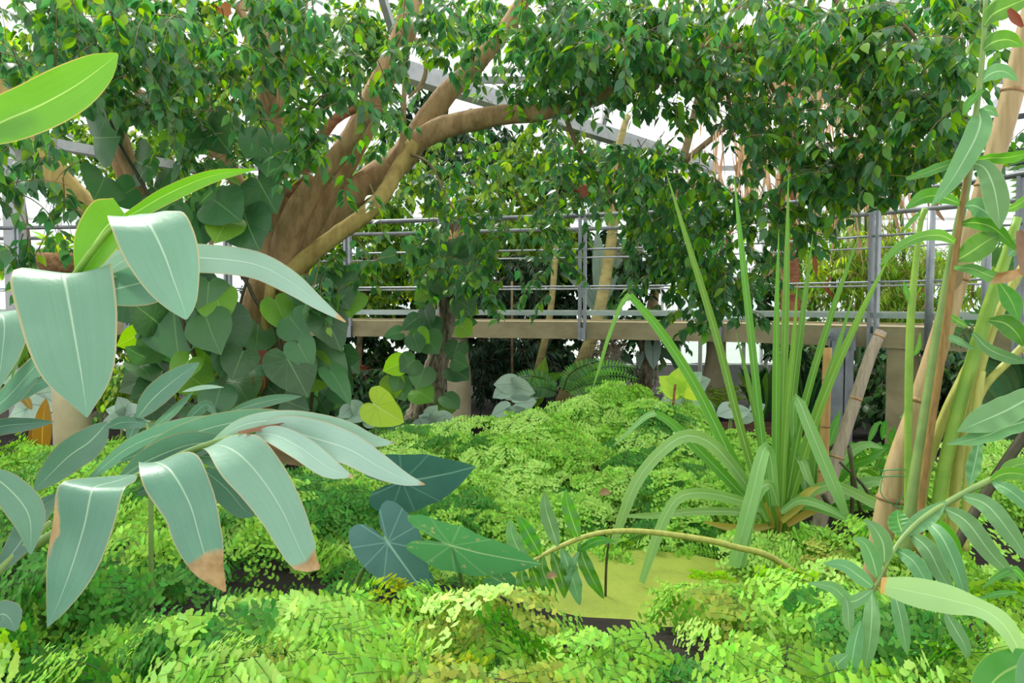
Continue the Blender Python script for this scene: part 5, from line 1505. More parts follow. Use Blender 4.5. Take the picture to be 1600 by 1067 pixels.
def frond_mesh(name, seed, mat, length=0.26, lf=0.0135, stipe=0.16):
    """a maidenhair frond: black wiry stalk, alternate side sprays, each carrying fan-shaped leaflets"""
    rng = np.random.RandomState(seed)
    t = np.linspace(0, 1, 14)
    sx = stipe * 0.35
    stem = [np.array([sx * a * a, 0, stipe * a]) for a in (0, 0.35, 0.7)]
    droop = rng.uniform(0.6, 1.25)
    rach = np.stack([sx + t * length * (1 - 0.12 * t), rng.uniform(-0.12, 0.12) * length * np.sin(t * 2.5), stipe + 0.16 * length * np.sin(t * PI * 0.8) - droop * length * t ** 2], 1)
    lines = [np.vstack([stem, rach])]
    D, U, SC, PO = [], [], [], []
    npin = 10
    for i in range(npin):
        for sg in (-1, 1):
            s = (i + 0.3 + (0.4 if sg > 0 else 0)) / npin
            p0 = np.array([np.interp(s, t, rach[:, k]) for k in range(3)])
            L = length * 0.52 * (1 - s) ** 0.8 * rng.uniform(0.75, 1.15) + 0.008
            ang = math.radians(rng.uniform(45, 70)) * sg
            sag = rng.uniform(0.05, 0.5)
            lift = rng.uniform(-0.15, 0.3)
            nl = max(1, int(L / (lf * 1.3)))
            q = np.linspace(0, 1, 5)
            ln = p0 + np.stack([q * L * math.cos(ang), q * L * math.sin(ang), lift * L * q - sag * L * q * q], 1)
            lines.append(ln)
            for k in range(nl + 1):
                w = min(1.0, (k + 0.6) / (nl + 0.3))
                c = np.array([np.interp(w, q, ln[:, j]) for j in range(3)])
                for sd in (-1, 1):
                    if sd < 0 and k == nl: continue
                    if rng.rand() < 0.06: continue
                    a2 = ang + sd * math.radians(rng.uniform(25, 85)) * (0.15 if k == nl else 1)
                    d = np.array([math.cos(a2), math.sin(a2), rng.uniform(-0.45, 0.15)])
                    D.append(d)
                    U.append(np.array([rng.normal(0.95, 0.2), rng.normal(0, 0.22), 0.75]))
                    SC.append(lf * rng.uniform(0.8, 1.3) * (1 - 0.25 * s))
                    PO.append(c + d * 0.003)
    D, U, SC, PO = map(np.array, (D, U, SC, PO))
    # each leaflet lies in its own plane, hanging outwards like shingles
    U = U / np.linalg.norm(U, axis=1, keepdims=True)
    D = D - U * (D * U).sum(1, keepdims=True) * 0.9
    m4 = frames(D, U, SC, PO, rng)
    V, F, UVt = FAN
    hom = np.concatenate([V, np.ones((len(V), 1))], 1)
    N = len(m4)
    vs = np.einsum('nij,vj->nvi', m4, hom)[:, :, :3].reshape(-1, 3)
    fs = (F[None] + (np.arange(N) * len(V))[:, None, None]).reshape(-1, 3)
    uv = np.tile(UVt, (N, 1))
    tw = twig_mesh('tmp', lines, 0.0008, M['stem_black'], (0, 0, 0))
    tv = np.array([x.co[:] for x in tw.vertices])
    tf = np.array([p.vertices[:] for p in tw.polygons])
    bpy.data.meshes.remove(tw)
    allv = np.concatenate([vs, tv])
    allf = np.concatenate([fs, tf + len(vs)])
    alluv = np.concatenate([uv, np.full((len(tv), 2), 0.5)])
    mi = np.concatenate([np.zeros(len(fs)), np.ones(len(tf))]).astype(np.int32)
    return raw_mesh(name, allv, allf, alluv, [mat, M['stem_black']], mi)


FR = {k: [frond_mesh('frond', 100 * i + j, M[k], length=L, lf=lf, stipe=0.15) for j in range(5)]
      for i, (k, L, lf) in enumerate((('fern', 0.27, 0.0155), ('fern_pale', 0.27, 0.0155), ('fern_deep', 0.27, 0.016), ('fern_rust', 0.25, 0.015)))}
FR_BIG = {k: [frond_mesh('frond', 900 + 100 * i + j, M[k], length=0.24, lf=0.0165, stipe=0.13) for j in range(4)]
          for i, k in enumerate(('fern', 'fern_pale', 'fern_deep', 'fern_rust'))}

# (label, centre px, py, d, radius x m, radius y m, fronds, mix of fern / pale / deep / rust, big leaflets)
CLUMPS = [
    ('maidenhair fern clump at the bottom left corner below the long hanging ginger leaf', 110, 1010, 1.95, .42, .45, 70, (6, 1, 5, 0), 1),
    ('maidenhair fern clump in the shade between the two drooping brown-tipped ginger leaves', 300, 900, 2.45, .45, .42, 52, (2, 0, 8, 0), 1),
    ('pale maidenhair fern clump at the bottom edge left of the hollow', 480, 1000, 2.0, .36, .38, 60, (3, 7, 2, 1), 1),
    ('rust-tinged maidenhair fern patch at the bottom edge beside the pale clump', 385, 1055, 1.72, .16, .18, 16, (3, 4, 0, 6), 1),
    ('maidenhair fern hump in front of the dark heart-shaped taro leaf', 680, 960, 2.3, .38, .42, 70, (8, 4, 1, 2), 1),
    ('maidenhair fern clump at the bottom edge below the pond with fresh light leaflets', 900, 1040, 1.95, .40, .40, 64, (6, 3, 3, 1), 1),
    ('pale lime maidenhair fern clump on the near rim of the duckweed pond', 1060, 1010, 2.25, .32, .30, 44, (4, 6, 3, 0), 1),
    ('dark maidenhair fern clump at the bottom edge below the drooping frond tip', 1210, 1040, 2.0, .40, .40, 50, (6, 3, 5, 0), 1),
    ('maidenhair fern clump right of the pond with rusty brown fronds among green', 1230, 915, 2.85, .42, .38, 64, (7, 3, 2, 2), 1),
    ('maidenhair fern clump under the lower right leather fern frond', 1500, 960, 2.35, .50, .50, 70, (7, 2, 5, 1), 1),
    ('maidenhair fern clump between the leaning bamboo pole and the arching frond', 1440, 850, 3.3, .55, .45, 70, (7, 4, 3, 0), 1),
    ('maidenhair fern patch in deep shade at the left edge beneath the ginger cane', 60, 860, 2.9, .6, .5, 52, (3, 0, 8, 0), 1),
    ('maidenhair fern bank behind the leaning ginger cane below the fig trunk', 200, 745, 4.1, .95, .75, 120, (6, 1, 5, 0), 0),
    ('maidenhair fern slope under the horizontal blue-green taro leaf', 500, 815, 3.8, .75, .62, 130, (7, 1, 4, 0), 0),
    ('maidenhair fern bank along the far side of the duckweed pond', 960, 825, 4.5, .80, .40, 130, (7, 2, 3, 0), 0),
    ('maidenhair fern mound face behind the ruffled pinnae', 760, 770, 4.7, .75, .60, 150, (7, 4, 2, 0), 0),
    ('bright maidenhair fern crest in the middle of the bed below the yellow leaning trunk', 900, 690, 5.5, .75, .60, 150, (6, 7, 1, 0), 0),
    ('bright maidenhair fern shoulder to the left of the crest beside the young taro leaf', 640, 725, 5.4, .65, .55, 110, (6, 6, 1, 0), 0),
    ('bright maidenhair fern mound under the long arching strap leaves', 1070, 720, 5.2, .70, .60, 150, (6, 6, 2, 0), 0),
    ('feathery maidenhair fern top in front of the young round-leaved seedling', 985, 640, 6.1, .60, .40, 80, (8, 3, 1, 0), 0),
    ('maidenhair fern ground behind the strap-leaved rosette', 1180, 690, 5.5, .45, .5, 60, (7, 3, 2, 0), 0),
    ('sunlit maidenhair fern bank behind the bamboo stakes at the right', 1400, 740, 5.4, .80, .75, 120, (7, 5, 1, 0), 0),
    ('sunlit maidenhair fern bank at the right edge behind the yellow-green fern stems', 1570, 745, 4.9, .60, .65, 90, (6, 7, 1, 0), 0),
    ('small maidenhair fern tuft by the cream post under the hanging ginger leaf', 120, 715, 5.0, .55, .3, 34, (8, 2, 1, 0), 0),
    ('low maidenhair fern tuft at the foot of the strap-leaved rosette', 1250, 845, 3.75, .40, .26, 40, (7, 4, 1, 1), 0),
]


def frond(r, c, x, y, z, spin, k, big, rng):
    me = (FR_BIG if big else FR)[k][rng.randint(4)]
    # fronds radiate from the rootstock, lean downhill and towards the open side of the bed
    e = 0.15
    gx, gy = (gz(x + e, y) - gz(x - e, y)) / (2 * e), (gz(x, y + e) - gz(x, y - e)) / (2 * e)
    az = math.atan2(0.42 * math.sin(spin) - gy - 0.62, 0.62 * math.cos(spin) - gx)
    o = bpy.data.objects.new('frond', me)
    COL.objects.link(o)
    o.parent = r
    o.matrix_local = (Matrix.Translation((x - c.x, y - c.y, z - r.location.z - 0.01)) @ Matrix.Rotation(az, 4, 'Z') @ Matrix.Rotation(rng.normal(0.15, 0.18), 4, 'Y')
                      @ Matrix.Rotation(rng.normal(0, 0.25), 4, 'X') @ Matrix.Scale(rng.uniform(0.7, 1.25), 4))


def make_ferns():
    rng = np.random.RandomState(21)
    keys = ('fern', 'fern_pale', 'fern_deep', 'fern_rust')
    for lab, px, py, d, rx, ry, n, mix, big in CLUMPS:
        n = min(290, int(n * (1.05 if big else 1.5)))
        c = P(px, py, d)
        r = thing('maidenhair_fern', lab, 'fern', (c.x, c.y, gz(c.x, c.y)))
        made = 0
        mixp = np.array(mix) / sum(mix)
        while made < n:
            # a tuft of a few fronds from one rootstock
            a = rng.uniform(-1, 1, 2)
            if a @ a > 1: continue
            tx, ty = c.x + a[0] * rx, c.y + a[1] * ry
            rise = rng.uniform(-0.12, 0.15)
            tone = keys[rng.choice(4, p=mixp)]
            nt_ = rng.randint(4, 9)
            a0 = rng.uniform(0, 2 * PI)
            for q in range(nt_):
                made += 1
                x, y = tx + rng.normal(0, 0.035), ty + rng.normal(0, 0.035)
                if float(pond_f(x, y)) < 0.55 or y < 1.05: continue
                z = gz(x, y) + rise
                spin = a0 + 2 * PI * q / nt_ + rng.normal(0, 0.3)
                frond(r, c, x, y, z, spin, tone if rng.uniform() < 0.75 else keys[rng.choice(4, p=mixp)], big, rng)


make_ferns()

# ------------------------------------------------------------------ plants beyond and around the footbridge
NARROW = leaf_template(1.0, 0.16, fold=0.2, curl=0.25, rows=3, shape=[(0, 0.0), (0.3, 1.0), (0.65, 0.8), (1, 0.0)])
OVAL = leaf_template(1.0, 0.46, fold=0.2, curl=0.2, rows=4, shape=[(0, 0.0), (0.25, 0.85), (0.5, 1.0), (0.75, 0.7), (1, 0.0)])


def bush(name, label, cat, foot, clusters, mat, leaf_len, tmpl, stems, nleaf=18, length=0.5, seed=0, singles=0, lift=0.2, stem_mat='twig', group=None, mat2=None, frac2=0.2):
    b = base_at(*foot)
    r = thing(name, label, cat, b, group)
    for p in stems:
        px_tube(p, 8).build('stem', M[stem_mat], r)
    rng = np.random.RandomState(seed)
    mats, lines = place_sprays([(*q[:6], int(q[6] * 2.0)) for q in clusters], rng, nleaf=nleaf, length=length, leaf_len=leaf_len, lift=lift)
    if singles:
        mats = leaf_parts(r, mats, M[mat], singles, 'leaf', tmpl)
    ms = [M[mat]] + ([M[mat2]] if mat2 else [])
    mi = (rng.uniform(0, 1, len(mats)) < frac2).astype(int) if mat2 else None
    o = link('foliage', joined_mesh('foliage', tmpl, mats, ms, b, mat_idx=mi), r)
    tag(o, kind='stuff')
    o = link('twigs', twig_mesh('twigs', lines, 0.004, M['twig'], b), r)
    tag(o, kind='stuff')
    return r


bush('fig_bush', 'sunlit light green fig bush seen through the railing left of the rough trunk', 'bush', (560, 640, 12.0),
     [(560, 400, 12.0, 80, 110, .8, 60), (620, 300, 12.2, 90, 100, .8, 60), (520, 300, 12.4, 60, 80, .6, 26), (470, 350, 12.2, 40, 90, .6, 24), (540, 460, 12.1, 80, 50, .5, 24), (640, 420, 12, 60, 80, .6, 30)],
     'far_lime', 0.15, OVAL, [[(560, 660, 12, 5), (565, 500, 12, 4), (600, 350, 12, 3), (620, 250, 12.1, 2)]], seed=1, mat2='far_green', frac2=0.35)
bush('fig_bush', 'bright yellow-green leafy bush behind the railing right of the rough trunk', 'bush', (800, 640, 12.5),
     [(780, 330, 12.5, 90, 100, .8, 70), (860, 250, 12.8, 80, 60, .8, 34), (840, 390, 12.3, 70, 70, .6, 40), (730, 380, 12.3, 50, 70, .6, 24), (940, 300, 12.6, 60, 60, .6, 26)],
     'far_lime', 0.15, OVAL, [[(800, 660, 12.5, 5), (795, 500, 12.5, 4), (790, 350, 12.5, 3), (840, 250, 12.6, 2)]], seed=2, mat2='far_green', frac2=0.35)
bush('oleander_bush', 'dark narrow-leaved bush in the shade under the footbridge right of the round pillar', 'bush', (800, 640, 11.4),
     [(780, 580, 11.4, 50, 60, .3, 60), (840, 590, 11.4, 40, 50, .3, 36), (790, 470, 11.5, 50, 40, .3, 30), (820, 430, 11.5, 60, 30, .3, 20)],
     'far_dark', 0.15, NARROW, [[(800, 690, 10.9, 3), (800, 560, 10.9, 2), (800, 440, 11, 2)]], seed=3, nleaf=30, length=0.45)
bush('ficus_hedge', 'deep green bush behind the bridge where the long branch crosses the roof beam', 'bush', (720, 640, 15.0),
     [(740, 240, 15, 90, 60, 1.0, 40), (860, 300, 15, 80, 50, 1.0, 34), (980, 290, 15, 70, 50, 1.0, 30), (660, 200, 15, 60, 60, 1, 26), (1030, 330, 15, 60, 60, 1, 24), (900, 430, 15, 90, 70, 1, 40)],
     'far_dark', 0.2, OVAL, [[(760, 640, 15, 4), (760, 400, 15, 3), (800, 260, 15, 2)]], seed=4, mat2='far_green', frac2=0.3)
bush('bamboo_thicket', 'bamboo thicket with yellowing narrow leaves behind the right-hand railing', 'bamboo', (1350, 650, 10.5),
     [(1290, 430, 10.5, 70, 60, .7, 46), (1380, 420, 10.5, 80, 70, .7, 60), (1460, 440, 10.3, 60, 60, .7, 34), (1330, 360, 10.8, 80, 40, .6, 24), (1400, 480, 10.2, 90, 30, .5, 30), (1530, 420, 9.8, 50, 60, .5, 22)],
     'far_lime', 0.17, NARROW, [[(x, 670, 10.6, w), (x + 2, 500, 10.6, w), (x + k, 300, 10.6, w * .9), (x + 2 * k, 60, 10.6, w * .7)] for x, k, w in ((1250, -4, 4), (1268, 3, 5), (1339, 2, 5), (1357, -3, 5), (1300, 6, 4), (1390, 10, 3), (1415, -8, 3))],
     seed=5, nleaf=20, length=0.5, stem_mat='bamboo_live', mat2='dead', frac2=0.10)
bush('undergrowth_bush', 'shaded green undergrowth below the footbridge between the steel stanchion and the fern stems', 'bush', (1400, 690, 9.0),
     [(1370, 600, 9.2, 30, 60, .3, 26), (1470, 600, 8.8, 50, 60, .4, 50), (1560, 610, 8.2, 60, 60, .4, 50), (1400, 640, 8.6, 60, 30, .3, 30), (1250, 600, 9.5, 50, 60, .4, 40)],
     'far_green', 0.13, OVAL, [[(1470, 690, 8.8, 3), (1470, 600, 8.8, 2)]], seed=6, mat2='far_dark', frac2=0.4)
bush('undergrowth_bush', 'dark green undergrowth below the footbridge left of the rough trunk', 'bush', (590, 690, 9.6),
     [(580, 620, 9.6, 40, 40, .3, 30), (625, 640, 9.4, 30, 40, .3, 24), (500, 620, 9.8, 60, 50, .3, 40), (600, 570, 10.2, 20, 30, .2, 8)],
     'far_dark', 0.12, OVAL, [[(590, 690, 9.6, 3), (590, 620, 9.6, 2)]], seed=7, mat2='far_green', frac2=0.5)
bush('undergrowth_bush', 'bright undergrowth glowing between the climber leaves left of the fig trunk', 'bush', (220, 660, 9.0),
     [(210, 610, 9.0, 70, 40, .4, 50), (330, 560, 9.2, 60, 60, .4, 46), (60, 560, 9.4, 90, 50, .4, 40), (290, 470, 9.3, 60, 40, .3, 24)],
     'far_lime', 0.11, OVAL, [[(220, 680, 9, 3), (220, 600, 9, 2)]], seed=8, mat2='far_green', frac2=0.3)
bush('leafy_shrub', 'leafy shrub standing at the far left behind the footbridge railing', 'bush', (60, 640, 12.0),
     [(60, 420, 12, 70, 40, .6, 20), (10, 180, 12, 80, 150, .8, 40), (150, 260, 13, 120, 80, .8, 40), (330, 200, 13, 120, 110, .8, 60)],
     'far_lime', 0.15, OVAL, [[(60, 650, 12, 4), (50, 420, 12, 3), (20, 200, 12, 2)], [(330, 650, 13, 4), (330, 400, 13, 4), (330, 200, 13, 3)]], seed=9, mat2='far_green', frac2=0.4)
bush('leafy_shrub', 'green leafy shrub behind the railing beside the glass door', 'bush', (1010, 630, 11.5),
     [(1000, 430, 11.5, 50, 60, .5, 26), (1060, 400, 11.8, 50, 60, .5, 26), (1010, 520, 11.3, 60, 40, .4, 26), (1210, 470, 11.5, 40, 90, .4, 40), (1090, 330, 12, 60, 50, .5, 24)],
     'far_green', 0.14, OVAL, [[(1010, 650, 11.5, 4), (1010, 500, 11.5, 3), (1040, 380, 11.6, 2)], [(1215, 640, 11.5, 3), (1212, 450, 11.5, 2)]], seed=10, mat2='far_dark', frac2=0.4)
bush('canopy_tree', 'tall background tree filling the glasshouse roof above the long fig branch', 'tree', (1000, 640, 14.5),
     [(1300, 80, 13, 180, 110, 1.0, 36), (1080, 60, 14, 160, 90, 1.0, 36), (850, 50, 14, 160, 80, 1.0, 34), (650, 60, 14, 120, 90, 1, 30), (1450, 200, 12.5, 90, 120, .8, 20)],
     'far_green', 0.2, OVAL, [[(1010, 640, 14.5, 7), (1030, 400, 14.5, 7), (1080, 200, 14.5, 6), (1120, 20, 14.5, 4)], [(1060, 260, 14.5, 5), (1180, 160, 14, 4), (1300, 60, 13.4, 3)]], seed=12, mat2='far_lime', frac2=0.4)

bush('canopy_tree', 'tall background tree with open crown behind the left limbs of the fig', 'tree', (300, 640, 14.0),
     [(60, 80, 13, 130, 120, .8, 44), (230, 60, 13, 120, 110, .8, 50), (390, 80, 13, 110, 110, .8, 50), (530, 70, 13.5, 90, 100, .8, 36), (300, 230, 13.5, 90, 70, .7, 24), (120, 230, 13.5, 90, 60, .7, 18)],
     'far_green', 0.2, OVAL, [[(300, 640, 14, 6), (300, 400, 14, 6), (280, 200, 14, 5), (240, 40, 13.5, 3)], [(290, 260, 14, 4), (380, 140, 13.5, 3), (500, 70, 13.5, 2)]], seed=13, mat2='far_lime', frac2=0.45)
HEDGES = [('dark leafy hedge far behind the footbridge left of the fig trunk', (150, 630, 13.5), [(x, y, 13.5, 70, 40, .4, 30) for x in (-40, 60, 160, 260, 350) for y in (520, 585)], 'far_green', 'far_lime'),
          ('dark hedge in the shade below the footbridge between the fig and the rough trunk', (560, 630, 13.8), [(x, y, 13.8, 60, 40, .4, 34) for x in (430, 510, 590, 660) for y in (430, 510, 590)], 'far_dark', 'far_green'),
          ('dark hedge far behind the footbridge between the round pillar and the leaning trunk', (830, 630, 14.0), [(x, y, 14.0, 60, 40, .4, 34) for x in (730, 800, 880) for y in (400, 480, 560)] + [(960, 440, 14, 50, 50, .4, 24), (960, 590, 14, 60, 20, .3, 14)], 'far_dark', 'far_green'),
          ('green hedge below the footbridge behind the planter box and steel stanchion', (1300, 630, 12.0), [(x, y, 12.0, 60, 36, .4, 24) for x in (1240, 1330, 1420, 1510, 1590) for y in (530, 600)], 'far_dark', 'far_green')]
for i, (lab, f, cl, m1, m2) in enumerate(HEDGES):
    bush('hedge', lab, 'hedge', f, cl, m1, 0.16, OVAL, [[(f[0] + k, 660, f[2], 4), (f[0] + k + 5, 560, f[2], 3), (f[0] + k + 8, 480, f[2], 2)] for k in (-80, 0, 80)], seed=40 + i, mat2=m2, frac2=0.3)

# dry palm with hanging thatch
r = thing('dry_palm', 'palm with a hanging skirt of dry brown fronds behind the fig curtain', 'palm', base_at(1240, 640, 9.9))
px_tube([(1236, 660, 9.9, 14), (1234, 500, 9.9, 14), (1232, 300, 9.9, 14), (1236, 100, 9.9, 16), (1240, -60, 9.9, 16)], 12, n=30, rough=0.1).build('trunk', M['bark_brown'], r)
rng = np.random.RandomState(33)
mb = MB()
for i in range(420):
    cx = rng.choice([1185, 1240, 1310, 1400, 1160, 1350])
    x0, y0 = cx + rng.normal(0, 34), rng.uniform(20, 300)
    d = 9.6 + rng.normal(0, 0.35)
    L = rng.uniform(50, 150)
    sw = rng.normal(0, 22)
    blade([(x0, y0, d), (x0 + sw * 0.4, y0 + L * 0.5, d), (x0 + sw, y0 + L, d)], rng.uniform(1.0, 2.6), n=4, m=1, cup=0.4, seed=i, mb=mb, roll=rng.uniform(-60, 60))
o = mb.build('dry_fronds', M['thatch'], r)
tag(o, kind='stuff')
for i in range(18):
    x0, y0 = rng.choice([1150, 1215, 1290, 1370, 1420, 1440]) + rng.normal(0, 25), rng.uniform(150, 470)
    blade([(x0, y0, 9.3), (x0 + rng.normal(0, 8), y0 + 16, 9.3), (x0 + rng.normal(0, 8), y0 + 36, 9.3)], 4, n=6, m=2, cup=0.5, wave=0.2, seed=i, roll=rng.uniform(-40, 40)).build('dead_leaflet', M['rust_leaf' if i % 3 == 0 else 'dead'], r)

# slender leaning trunks
r2 = thing('leaning_trunk', 'smooth yellow-green leaning trunk curving up behind the footbridge railing', 'tree', base_at(872, 650, 10.7))
px_tube([(872, 650, 10.7, 13), (890, 605, 10.7, 12), (912, 560, 10.75, 11), (930, 510, 10.8, 10), (942, 460, 10.9, 9.5), (950, 410, 11.0, 9), (957, 360, 11.0, 8), (960, 320, 11, 8), (962, 250, 11.1, 6), (980, 180, 11.2, 5)], 12, n=30, rough=0.03).build('trunk', M['trunk_yellow'], r2)
for i in range(9):
    a = -1.6 + i * 0.4
    heart((962 + 3 * math.sin(i), 300 - 6 * i, 11.1), (962 + 70 * math.sin(a), 290 - 50 * math.cos(a) - 20, 11.0), 0.5, 20, HEART, na=16, seed=i).build('leaf', M['far_green'], r2)
r = thing('thin_trunk', 'thin pale trunk leaning under the footbridge beside the dark bush', 'tree', base_at(818, 665, 11.0))
px_tube([(818, 665, 11.0, 9), (832, 610, 11.0, 6), (842, 570, 11.0, 6), (852, 530, 11.0, 6), (862, 470, 11.0, 5), (868, 380, 11.1, 5), (866, 300, 11.2, 4)], 10, n=24).build('trunk', M['trunk_yellow'], r)
for i, (tx, ty) in enumerate(((800, 590), (880, 585), (870, 600), (812, 612), (790, 622), (855, 560))):
    heart((836, 598 + 3 * i, 8.8), (tx, ty, 8.7), 0.55, 20, HEART, na=16, seed=i).build('leaf', M['pothos_lime' if i % 2 else 'white_leaf'], r)

# banana-like broad leaves behind the bridge
r = thing('banana_plant', 'grey-green banana-like plant with broad upright leaves behind the railing', 'plant', base_at(945, 620, 12.2))
px_tube([(945, 640, 12.2, 8), (945, 540, 12.2, 7), (945, 480, 12.2, 5)], 10).build('stem', M['stem_green'], r)
for i, (pts, w) in enumerate((([(944, 500, 12.2), (940, 450, 12.2), (936, 400, 12.2), (932, 360, 12.2)], 13), ([(946, 500, 12.1), (952, 440, 12.1), (966, 400, 12), (990, 370, 12)], 12),
                              ([(942, 500, 12.1), (915, 455, 12), (890, 430, 12), (870, 428, 12)], 11), ([(944, 500, 12.1), (905, 440, 12), (880, 385, 12), (872, 345, 12)], 10),
                              ([(948, 500, 12.1), (975, 450, 12), (1000, 430, 12), (1025, 440, 12)], 11))):
    blade(pts, w, n=12, m=2, roll=15 * math.sin(i)).build('leaf', M['white_leaf' if i < 3 else 'far_green'], r)

# arrow-leaved philodendron hanging under the bridge
r = thing('hanging_philodendron', 'grey-green arrow-leaved philodendron hanging below the bridge beam above its roots', 'plant', base_at(1012, 620, 9.3))
px_tube([(1008, 640, 9.3, 6), (1005, 560, 9.3, 5), (1000, 520, 9.3, 5)], 8).build('stem', M['bark_grey'], r)
for i, (a, t, w) in enumerate((((1020, 545), (1021, 577), 0.85), ((1000, 557), (998, 575), 0.7), ((966, 562), (940, 575), 0.8), ((1040, 545), (1062, 568), 0.8), ((1052, 545), (1058, 580), 0.6), ((976, 556), (990, 570), 0.7))):
    heart((*a, 9.2), (*t, 9.15), w, 0, ARROW, na=24, seed=i).build('leaf', M['white_leaf' if i < 3 else 'pothos'], r)
mb = MB()
for i in range(40):
    x = 1010 + rng.normal(0, 7)
    tube_into(mb, [P(x, 565, 9.25), P(x + rng.normal(0, 3), 585, 9.22), P(x + rng.normal(0, 6), 605, 9.22)], [0.006, 0.006, 0.004], 4, n=5)
tag(mb.build('roots', M['bark_grey'], r), kind='stuff')

# pale hanging moss / root mass
for i, (px, py, d, n, rad, lab) in enumerate(((952, 545, 9.0, 60, 14, 'pale tangled root ball hanging below the bridge beam by the leaning trunk'), (985, 390, 11.4, 60, 16, 'pale tangle of dry fibres hanging behind the railing in the middle'))):
    mb = MB()
    for k in range(n):
        p = [P(px + rng.normal(0, rad), py + rng.normal(0, rad * .8), d + rng.normal(0, .06)) for _ in range(4)]
        tube_into(mb, p, [0.004] * 4, 4, n=8, cap=False)
    c = P(px, py, d)
    tag(mb.build('root_tangle', M['fibre'], origin=c), lab, 'roots', kind='stuff')

# feathery tree-fern fronds
def plume(root, path, wpx, n, mat, name='frond', seed=0):
    """a pinnate frond: rachis and two rows of narrow leaflets, one mesh"""
    c = catmull([(*P(a, b, d), wpx * d / FPX) for a, b, d in path], n)
    mb = MB()
    pts = [Vector(x[:3]) for x in c]
    tube_into(mb, pts, [0.006] * len(pts), 5, n=len(pts))
    for i in range(1, n):
        T = (pts[min(i + 1, n)] - pts[i - 1]).normalized()
        s = T.cross((pts[i] - EYE).normalized()).normalized()
        L = c[i][3] * (math.sin(PI * min(1, 0.12 + 0.88 * i / n)) ** 0.7)
        for sg in (-1, 1):
            e = pts[i] + s * (sg * L) + T * L * 0.35 - Vector((0, 0, 0.2 * L))
            blade([pts[i], pts[i].lerp(e, 0.5) + Vector((0, 0, 0.05 * L)), e], L * 0.10 + 0.003, n=3, m=1, world=True, mb=mb)
    return mb.build(name, M[mat], root)


r = thing('tree_fern', 'feathery fern with overlapping lacy fronds at the foot of the yellow leaning trunk', 'fern', base_at(900, 630, 7.6))
for i, p in enumerate(([(880, 610, 7.6), (910, 585, 7.5), (950, 572, 7.4), (992, 574, 7.35)], [(885, 612, 7.6), (920, 592, 7.5), (960, 586, 7.4), (998, 592, 7.35)], [(885, 612, 7.6), (920, 600, 7.5), (955, 600, 7.4), (985, 606, 7.35)],
                       [(870, 612, 7.6), (850, 592, 7.6), (820, 588, 7.6), (790, 602, 7.6)], [(880, 610, 7.6), (890, 585, 7.5), (915, 570, 7.4), (945, 562, 7.4)], [(870, 612, 7.6), (845, 605, 7.5), (815, 612, 7.5)])):
    plume(r, p, 15, 26, 'pinna_green' if i < 3 else 'far_green', seed=i)
r = thing('cycad_fern', 'fern with comb-like fronds beside the white-leaved plant at the planter', 'fern', base_at(1085, 650, 6.9))
for i, p in enumerate(([(1120, 640, 6.9), (1095, 628, 6.8), (1065, 626, 6.75), (1045, 636, 6.7)], [(1120, 640, 6.9), (1100, 640, 6.8), (1075, 645, 6.75), (1060, 655, 6.7)])):
    plume(r, p, 12, 22, 'far_green', seed=i)
r = thing('palm_fronds', 'palm with thin feathered fronds behind the yellow-green fern stems at the right edge', 'palm', base_at(1640, 700, 6.6))
px_tube([(1650, 720, 6.6, 12), (1650, 600, 6.6, 12), (1650, 500, 6.6, 10)], 10).build('trunk', M['bark_grey'], r)
for i, p in enumerate(([(1650, 560, 6.6), (1590, 560, 6.4), (1540, 600, 6.3), (1510, 660, 6.2)], [(1650, 600, 6.6), (1600, 620, 6.4), (1560, 660, 6.3), (1530, 720, 6.2)], [(1650, 540, 6.6), (1600, 500, 6.5), (1540, 500, 6.4), (1480, 540, 6.3)],
                       [(1650, 480, 6.6), (1600, 400, 6.6), (1550, 380, 6.6), (1500, 400, 6.6)], [(1650, 500, 6.6), (1620, 300, 6.6), (1590, 230, 6.6), (1540, 210, 6.6)])):
    plume(r, p, 36, 34, 'far_green', seed=i)

